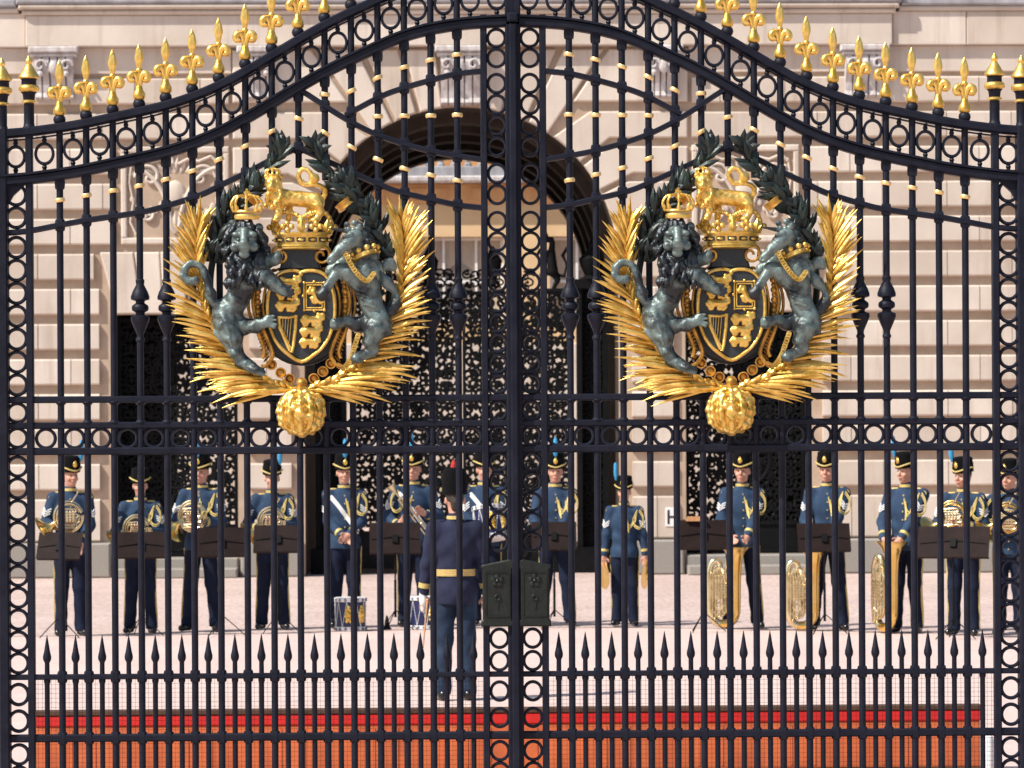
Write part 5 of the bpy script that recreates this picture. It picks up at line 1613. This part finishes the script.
def tuba(loc, rz, label, k=1.0, side=False):
    r_ = empty('tuba', loc, rz); r_.scale = (k,)*3; tag(r_, label, 'tuba', 'tubas standing on the ground')
    b = MB()
    pts = catmull([(.115,0,.70),(.112,0,.50),(.112,0,.28),(.105,0,.16),(.05,0,.075),(-.03,0,.058),(-.105,0,.075),(-.165,0,.16),(-.185,0,.30),(-.187,0,.55),(-.18,0,.68),(-.14,0,.765),(-.085,0,.76),(-.058,0,.68),(-.055,0,.5)], 4)
    n = len(pts); kk = int(n*.42); rad = [.064-.034*min(1, (i/(n-1))**.8) for i in range(n)]
    b.tube(pts[:kk], rad[:kk], 14); b.build('bows', M['brass'], r_)
    b = MB(); b.tube(pts[kk-1:], rad[kk-1:], 12)
    for q0, q1, rr in ((-.142,.01,.017),(-.118,-.035,.014)):
        b.tube(catmull([(q0,-.03,.20),(q0,-.035,.62),((q0+q1)/2,-.035,.70),(q1,-.035,.60),(q1,-.03,.24),((q0+q1)/2,-.035,.15),(q0,-.03,.20)], 4), rr, 8)
    b.build('top_bow', M['silver'], r_)
    b = MB(); b.lathe([(.061,.0),(.066,.07),(.080,.15),(.112,.22),(.168,.272),(.174,.277),(.170,.279),(.108,.226),(.074,.15),(.055,.06),(.02,.04)], (.115,0,.65), 28); b.build('bell', M['brass'], r_)
    b = MB()
    for i in range(4):
        x = -.115+.033*i; b.tube([(x,-.055,.34),(x,-.055,.56)], .0125, 9); b.tube([(x,-.055,.56),(x,-.055,.60)], .006, 6); b.ball((x,-.055,.605), .014, 8, sc=(1,1,.5))
    for i, (x0, x1, z0, z1) in enumerate(((-.155,-.125,.12,.66),(-.10,-.07,.14,.70),(-.04,-.012,.18,.62),(-.13,-.03,.22,.32),(.02,.045,.25,.60))):
        b.tube(catmull([(x0,-.05,z1-.06),(x0,-.055,z0+.04),((x0+x1)/2,-.055,z0),(x1,-.055,z0+.04),(x1,-.05,z1-.06),((x0+x1)/2,-.05,z1-.02),(x0,-.05,z1-.06)], 4), .010, 7)
    for z in (.40,.46,.52): b.tube(catmull([(-.15,-.07,z),(-.02,-.075,z),(.03,-.075,z-.016),(-.02,-.075,z-.03),(-.15,-.07,z-.03)], 3), .0085, 7)
    b.tube(catmull([(-.02,-.05,.62),(.0,-.09,.70),(.02,-.15,.76)], 4), .007, 7)
    b.build('valves', M['silver'], r_)
    return r_
def music_stand(px0, px1, py0, py1, feet, label, yaw=0, dy=0):
    c = ground((px0+px1)/2, feet); sc = F/((c-CAM).dot(_f))
    w = (px1-px0)/sc; zc = H + (439-(py0+py1)/2)/sc; hh = (py1-py0)/sc
    t = R(22); hd = hh/math.cos(t)
    r_ = empty('music_stand', (c.x, c.y, .008), R(yaw)); tag(r_, label, 'music stand', 'brown music stands before the band')
    # the desk leans away from the player, its back is towards us
    Mx = Matrix.Translation((0,0,zc)) @ Matrix.Rotation(-t,4,'X')
    b = MB(); b.box(-w/2, w/2, -.006, .006, -hd/2, hd/2, mat=Mx); b.box(-w/2, w/2, .006, .05, -hd/2, -hd/2+.01, mat=Mx)
    d = b.build('desk', M['stand'], r_, 0)
    b = MB(); b.tube([Mx @ Vector((-w*.46,-.010,-.02)), Mx @ Vector((0,-.014,.012)), Mx @ Vector((w*.46,-.010,-.02))], .0055, 6); b.box(-.03,.03,-.03,-.007,-.06,.03, mat=Mx); b.build('bracket', M['blackmetal'], d)
    b = MB(); b.tube([(0,-.02,.20),(0,-.02,zc)], .0095, 8); b.tube([(0,-.02,.14),(0,-.02,.55)], .014, 8); b.build('pole', M['blackmetal'], r_)
    for k in range(3):
        a = R(90+120*k+20); b = MB(); b.tube([(0,-.02,.22),(math.cos(a)*.14,math.sin(a)*.14-.02,.10),(math.cos(a)*.24,math.sin(a)*.24-.02,.008)], .006, 6); b.build('leg', M['blackmetal'], r_)
    return r_
def side_drum(loc, rz, label, k=1.0, tilt=0):
    r_ = empty('side_drum', loc, rz); r_.scale = (k,)*3; r_.rotation_euler = (tilt, 0, rz); tag(r_, label, 'drum', 'side drums of the band')
    b = MB(); b.lathe([(.172,.03),(.174,.032),(.174,.345),(.172,.347)], n=32); b.build('shell', M['drumblue'], r_)
    for z in (.0, .335):
        b = MB(); b.lathe([(.176,z),(.188,z+.002),(.188,z+.045),(.176,z+.047)], n=32); h = b.build('hoop', M['whitepaint'], r_)
        b = MB()
        for j in range(16):
            a = 2*PI*j/16; 
            for u, v in ((0,.01),(.06,.023),(-.06,.023),(0,.036)):
                b.ball((math.cos(a+u)*.188, math.sin(a+u)*.188, z+v), .008, 6)
        b.build('hoop_pattern', M['drumblue'], h)
    b = MB(); b.lathe([(.0,.381),(.176,.382),(.176,.384),(.0,.386)], n=32); b.build('drumhead', M['white'], r_)
    b = MB()
    for j in range(10):
        a0, a1 = 2*PI*j/10, 2*PI*(j+.5)/10
        b.tube([(math.cos(a0)*.18,math.sin(a0)*.18,.335),(math.cos(a1)*.18,math.sin(a1)*.18,.045)], .0035, 5); b.tube([(math.cos(a1)*.18,math.sin(a1)*.18,.045),(math.cos(a1+.314)*.18,math.sin(a1+.314)*.18,.335)], .0035, 5)
    b.build('ropes', M['white'], r_)
    b = MB()
    for a0 in (-PI/2-.2, -PI/2+.75):
        for j in range(9):
            a = a0+.17*math.cos(j*2*PI/9); z = .19+.06*math.sin(j*2*PI/9)
            b.ball((math.cos(a)*.176, math.sin(a)*.176, z), .022, 8)
        b.ball((math.cos(a0)*.172, math.sin(a0)*.172, .19), .045, 10); b.ball((math.cos(a0)*.172, math.sin(a0)*.172, .275), .024, 8); 
        for j in (-1,1): b.ball((math.cos(a0+j*.12)*.176, math.sin(a0+j*.12)*.176, .112), .022, 8)
    b.build('emblem', M['gold'], r_)
    return r_

# ------------------------------------------------------------------ the band, left to right
GRP = 'bandsmen standing in a row'
o1,g1,s1 = man(71, 636, 456, 'bandsman at the far left end of the row, silver horn at his chest, looking right', pose='horn_low', turn=R(22), rz=8, cords=(), plume='right')
o2,g2,s2 = man(141, 633.5, 468, 'x', pose='horn', turn=R(4), stance='step', cords=('right',), plume=None)
o2['label'] = 'second bandsman from the left, shorter, hat pulled low, in front of the dark left opening'
o3,g3,s3 = man(202, 631.5, 453, 'third bandsman from the left, tall, horn at chest, before the scrollwork of the left opening', pose='horn', turn=R(-3), stance='open', rz=-10, cords=('right',), plume='front', plume_up=.08)
o4,g4,s4 = man(273, 629.5, 460, 'bandsman with horn in front of the pale pier left of the arch, feet together', pose='horn', turn=R(3), stance='step', cords=('right',), plume='right')
o5,g5,s5 = man(345, 628, 454, 'smiling bandsman with hands clasped and medals, standing behind the left drum', pose='clasp', turn=R(3), cords=('right',), medals=True, plume='front', strap=True, rz=4)
o6,g6,s6 = man(414, 626.5, 450, 'bandsman holding a slim slide instrument across his chest, left of the conductor', pose='slide', turn=R(-8), cords=('left',), plume='front', strap=True, plume_up=.17)
o7,g7,s7 = man(485, 625.5, 451, 'bandsman half hidden behind the right shoulder of the conductor, with a slung drum', pose='clasp', turn=R(12), cords=('right',), plume=None, strap=True)
o8,g8,s8 = man(556, 626, 453, 'tall bandsman standing behind the music stand beside the gate lock, gold cord on chest', pose='tuba', turn=R(0), cords=('right',), plume='front', stance='open', chevron=False)
o9,g9,s9 = man(625, 626, 476, 'shortest member of the band, arms hanging with a cymbal in each hand', pose='sides', turn=R(-12), cords=('right',), plume='left', rz=-4)
o10,g10,s10 = man(743, 628.5, 452, 'bandsman behind a tuba, in front of the right side opening, looking left', pose='tuba', turn=R(-16), cords=('right',), plume=None, stance='open')
o11,g11,s11 = man(828, 630.5, 451, 'smiling bandsman behind a tuba, at the right jamb of the right opening', pose='tuba', turn=R(-14), cords=('right',), plume=None, stance='open', rz=-6)
o12,g12,s12 = man(907, 633, 452, 'bandsman turned left resting his hands on a tuba seen edge-on', pose='tuba', turn=R(-28), rz=-24, cords=('right',), plume='left', stance='step')
o13,g13,s13 = man(964, 635.5, 457, 'bandsman near the right end, brass horn at his chest, tall blue plume, looking left', pose='horn', turn=R(-26), rz=-20, cords=('right',), plume='left')
o14,g14,s14 = man(1010, 635.5, 459, 'last bandsman at the right end, half hidden by the gate edge, with brass horn', pose='horn', turn=R(-20), rz=-14, cords=('left',), plume='left')
gc, sc_ = place(456, 701, 468)
make_person('conductor seen from behind in a violet-blue tunic, gold belt and white gloves', (gc.x, gc.y, .004), pose='back', rz=PI+R(4), scale=sc_*1.0,
            stance='close', plume='front', cords=(), belt=True, chevron=False, conductor=True, gloves=True, group=None, plume_up=.10)

# horns
for (o,g,s), lab, dx, dz, m1 in (((o1,g1,s1),'silver horn held by the bandsman at the far left end',-.03,1.25,'silver'),
        ((o2,g2,s2),'silver horn held by the second bandsman from the left',-.02,1.19,'silver'),
        ((o3,g3,s3),'pale brass horn held by the tall third bandsman from the left',-.03,1.22,'silver'),
        ((o4,g4,s4),'horn held by the bandsman before the pale left pier',.0,1.20,'silver'),
        ((o13,g13,s13),'brass horn held by the bandsman next to the right end',-.06,1.26,'brass'),
        ((o14,g14,s14),'brass horn behind the right ring column of the gate',.0,1.26,'brass')):
    p = local(o, g, s, dx, -.285, dz); french_horn(p, o.rotation_euler.z, lab, s*1.08, m1)
# slide trombone-like horn
p = local(o6, g6, s6, 0, -.215, 1.16)
tr = empty('trumpet', p, 0); tr.scale = (s6,)*3; tag(tr, 'slim silver slide instrument slanting across the chest of the bandsman left of the conductor', 'trumpet')
b = MB()
b.tube([(-.16,0,.20),(.12,-.02,-.17)], .009, 8); b.tube([(-.12,.0,.22),(.16,-.02,-.15)], .009, 8); b.tube(catmull([(.12,-.02,-.17),(.135,-.02,-.19),(.16,-.02,-.18),(.16,-.02,-.15)],4), .009, 8)
b.tube([(-.10,-.01,.12),(-.07,-.01,.15)], .006, 6); b.tube([(.05,-.02,-.08),(.09,-.02,-.05)], .006, 6); b.build('slide', M['silver'], tr)
b = MB(); b.lathe([(.009,0),(.014,.08),(.03,.14),(.06,.17),(.058,.168),(.02,.1)], (0,0,0), 18, mat=Matrix.Translation((-.14,0,.21)) @ Matrix.Rotation(R(-38),4,'Y') @ Matrix.Rotation(PI if False else 0,4,'X')); b.build('bell', M['silver'], tr)
# tubas
for px, feet, w, lab, rz, hh in ((726, 629.5, 38, 'tuba on the ground before the bandsman looking left at the right opening', 0, 82), (804, 631.5, 38, 'tuba on the ground before the smiling bandsman, middle one of the three', 0, 83), (886, 634, 30, 'tuba turned edge-on, rightmost of the three on the ground', -62, 92)):
    g = ground(px, feet); sc = F/((g-CAM).dot(_f)); tuba((g.x, g.y, .008), R(rz), lab, hh/sc/.93)
# cymbals
for dx, wd in ((-.272,'left'),(.272,'right')):
    p = local(o9, g9, s9, dx, -.02, .64)
    c = empty('cymbal', p); c.rotation_euler = (0, R(82 if dx < 0 else 98), R(22 if dx < 0 else -22)); tag(c, f'tan brass cymbal hanging edge-on from the {wd} hand of the shortest band member', 'cymbal', 'cymbals')
    b = MB(); b.lathe([(.165,-.002),(.166,0),(.06,.012),(.045,.03),(.0,.036),(.0,.033),(.04,.026),(.06,.009)], n=32); b.build('disc', M['brass'], c)
    b = MB(); b.tube([(0,0,.03),(-.06,0,.03),(-.15,0,.01)], .008, 6); b.build('strap', M['leather'], c)
# drums
g = ground(350.5, 631); sc = F/((g-CAM).dot(_f)); side_drum((g.x, g.y, .008), R(6), 'side drum with gold emblem on the ground before the man with clasped hands', 33/sc/.384)
g = ground(423, 629.5); sc = F/((g-CAM).dot(_f)); side_drum((g.x, g.y, .008), R(50), 'side drum on the ground beside the left leg of the conductor', 33/sc/.384)
p = local(o7, g7, s7, .06, -.36, .93); side_drum(p, R(20), 'slung side drum half hidden behind the gate lock and the conductor', s7*.95, R(-12))
# little things on the ground
g = ground(387, 630); b = MB(); b.lathe([(.05,0),(.05,.01),(.03,.03),(.022,.10),(.008,.15)], n=14)
o = b.build('mute', M['blackmetal'], None); o.location = (g.x, g.y, .008); tag(o, 'small black cone standing on the ground between two drums', 'mute')
# music stands
music_stand(37, 83, 531, 557, 638.5, 'music stand before the far left bandsman', -14)
music_stand(117, 166, 531, 556, 637, 'music stand before the second bandsman from the left', 4)
music_stand(198, 246, 527, 555, 636, 'music stand before the tall third bandsman, touching the next stand to its right', 8)
music_stand(254, 304, 525, 551, 634, 'music stand before the pale pier, its pole between the feet of the bandsman', -3)
music_stand(370, 421, 523, 553, 630.5, 'music stand between the man with clasped hands and the conductor', 2)
music_stand(532, 577, 523, 550, 630, 'music stand beside the bronze gate lock', 0)
music_stand(679, 728, 522, 550, 633, 'music stand next to the white wall plate, left of the first tuba', 6)
music_stand(798, 851, 526, 553, 635, 'music stand above the middle tuba', 3)
music_stand(918, 990, 530, 560, 640, 'widest music stand, before the right end of the row', -18)
# a tan folder lying on one desk
g = ground(696, 633); sc = F/((g-CAM).dot(_f)); z = H+(439-522.5)/sc
b = MB(); b.box(-.10,.10,-.05,.05,0,.028); b.box(-.085,.085,-.04,.045,.0282,.05)
o = b.build('music_folder', M['leather'], None, 0); o.location = (g.x, g.y+.03, z+.004); tag(o, 'tan music folder lying on top of the stand left of the first tuba', 'folder')
# thin stick in the conductor's left hand
b = MB(); p0 = at_depth(427.5, 600, gc.y); p1 = ground(423, 648)
p1 = at_depth(423, 648, gc.y-.05)
b.tube([p0, (p0+p1)/2, p1], [.009,.007,.005], 8); b.ball(p0, .014, 8)
o = b.build('stick', M['leather'], None); tag(o, "thin stick pointing down from the conductor's left white glove", 'stick')
mid = (p0+p1)/2
for v in o.data.vertices: v.co -= mid
o.location = mid
# ------------------------------------------------------------------ camera, sun, sky
cam = bpy.data.cameras.new('camera'); co_ = bpy.data.objects.new('camera', cam); COL.objects.link(co_)
cam.sensor_width = 36; cam.lens = F/1024*36
cam.shift_y = 55/1024
cam.clip_end = 2000; cam.clip_start = .5
mw = Matrix((RTV, UPV, -_f)).transposed().to_4x4(); mw.translation = CAM
co_.matrix_world = mw
cam.dof.use_dof = True; cam.dof.focus_distance = DG - .05; cam.dof.aperture_fstop = 8.5
SC.camera = co_
AZ, EL = R(60), R(48)
sd = Vector((-math.sin(AZ)*math.cos(EL), -math.cos(AZ)*math.cos(EL), math.sin(EL)))
sl = bpy.data.lights.new('sun', 'SUN'); so = bpy.data.objects.new('sun', sl); COL.objects.link(so)
sl.energy = 5.0; sl.angle = R(.5); sl.color = (1, .95, .87)
so.rotation_euler = sd.to_track_quat('Z', 'Y').to_euler(); so.location = (-10, -10, 20)
wd = bpy.data.worlds.new('World'); SC.world = wd; wd.use_nodes = True
nt = wd.node_tree; bg = nt.nodes['Background']
sky = nt.nodes.new('ShaderNodeTexSky'); sky.sky_type = 'NISHITA'; sky.sun_disc = False
sky.sun_elevation = EL; sky.sun_rotation = math.atan2(sd.x, sd.y); sky.air_density = 1.2; sky.dust_density = 2
nt.links.new(sky.outputs['Color'], bg.inputs['Color']); bg.inputs['Strength'].default_value = .11
vs_ = SC.view_settings; vs_.view_transform = 'Standard'; vs_.look = 'None'; vs_.gamma = 1; vs_.use_curve_mapping = False
vs_.exposure = .3
SC.render.engine = 'CYCLES'
SC.cycles.use_denoising = True
SC.cycles.max_bounces = 6
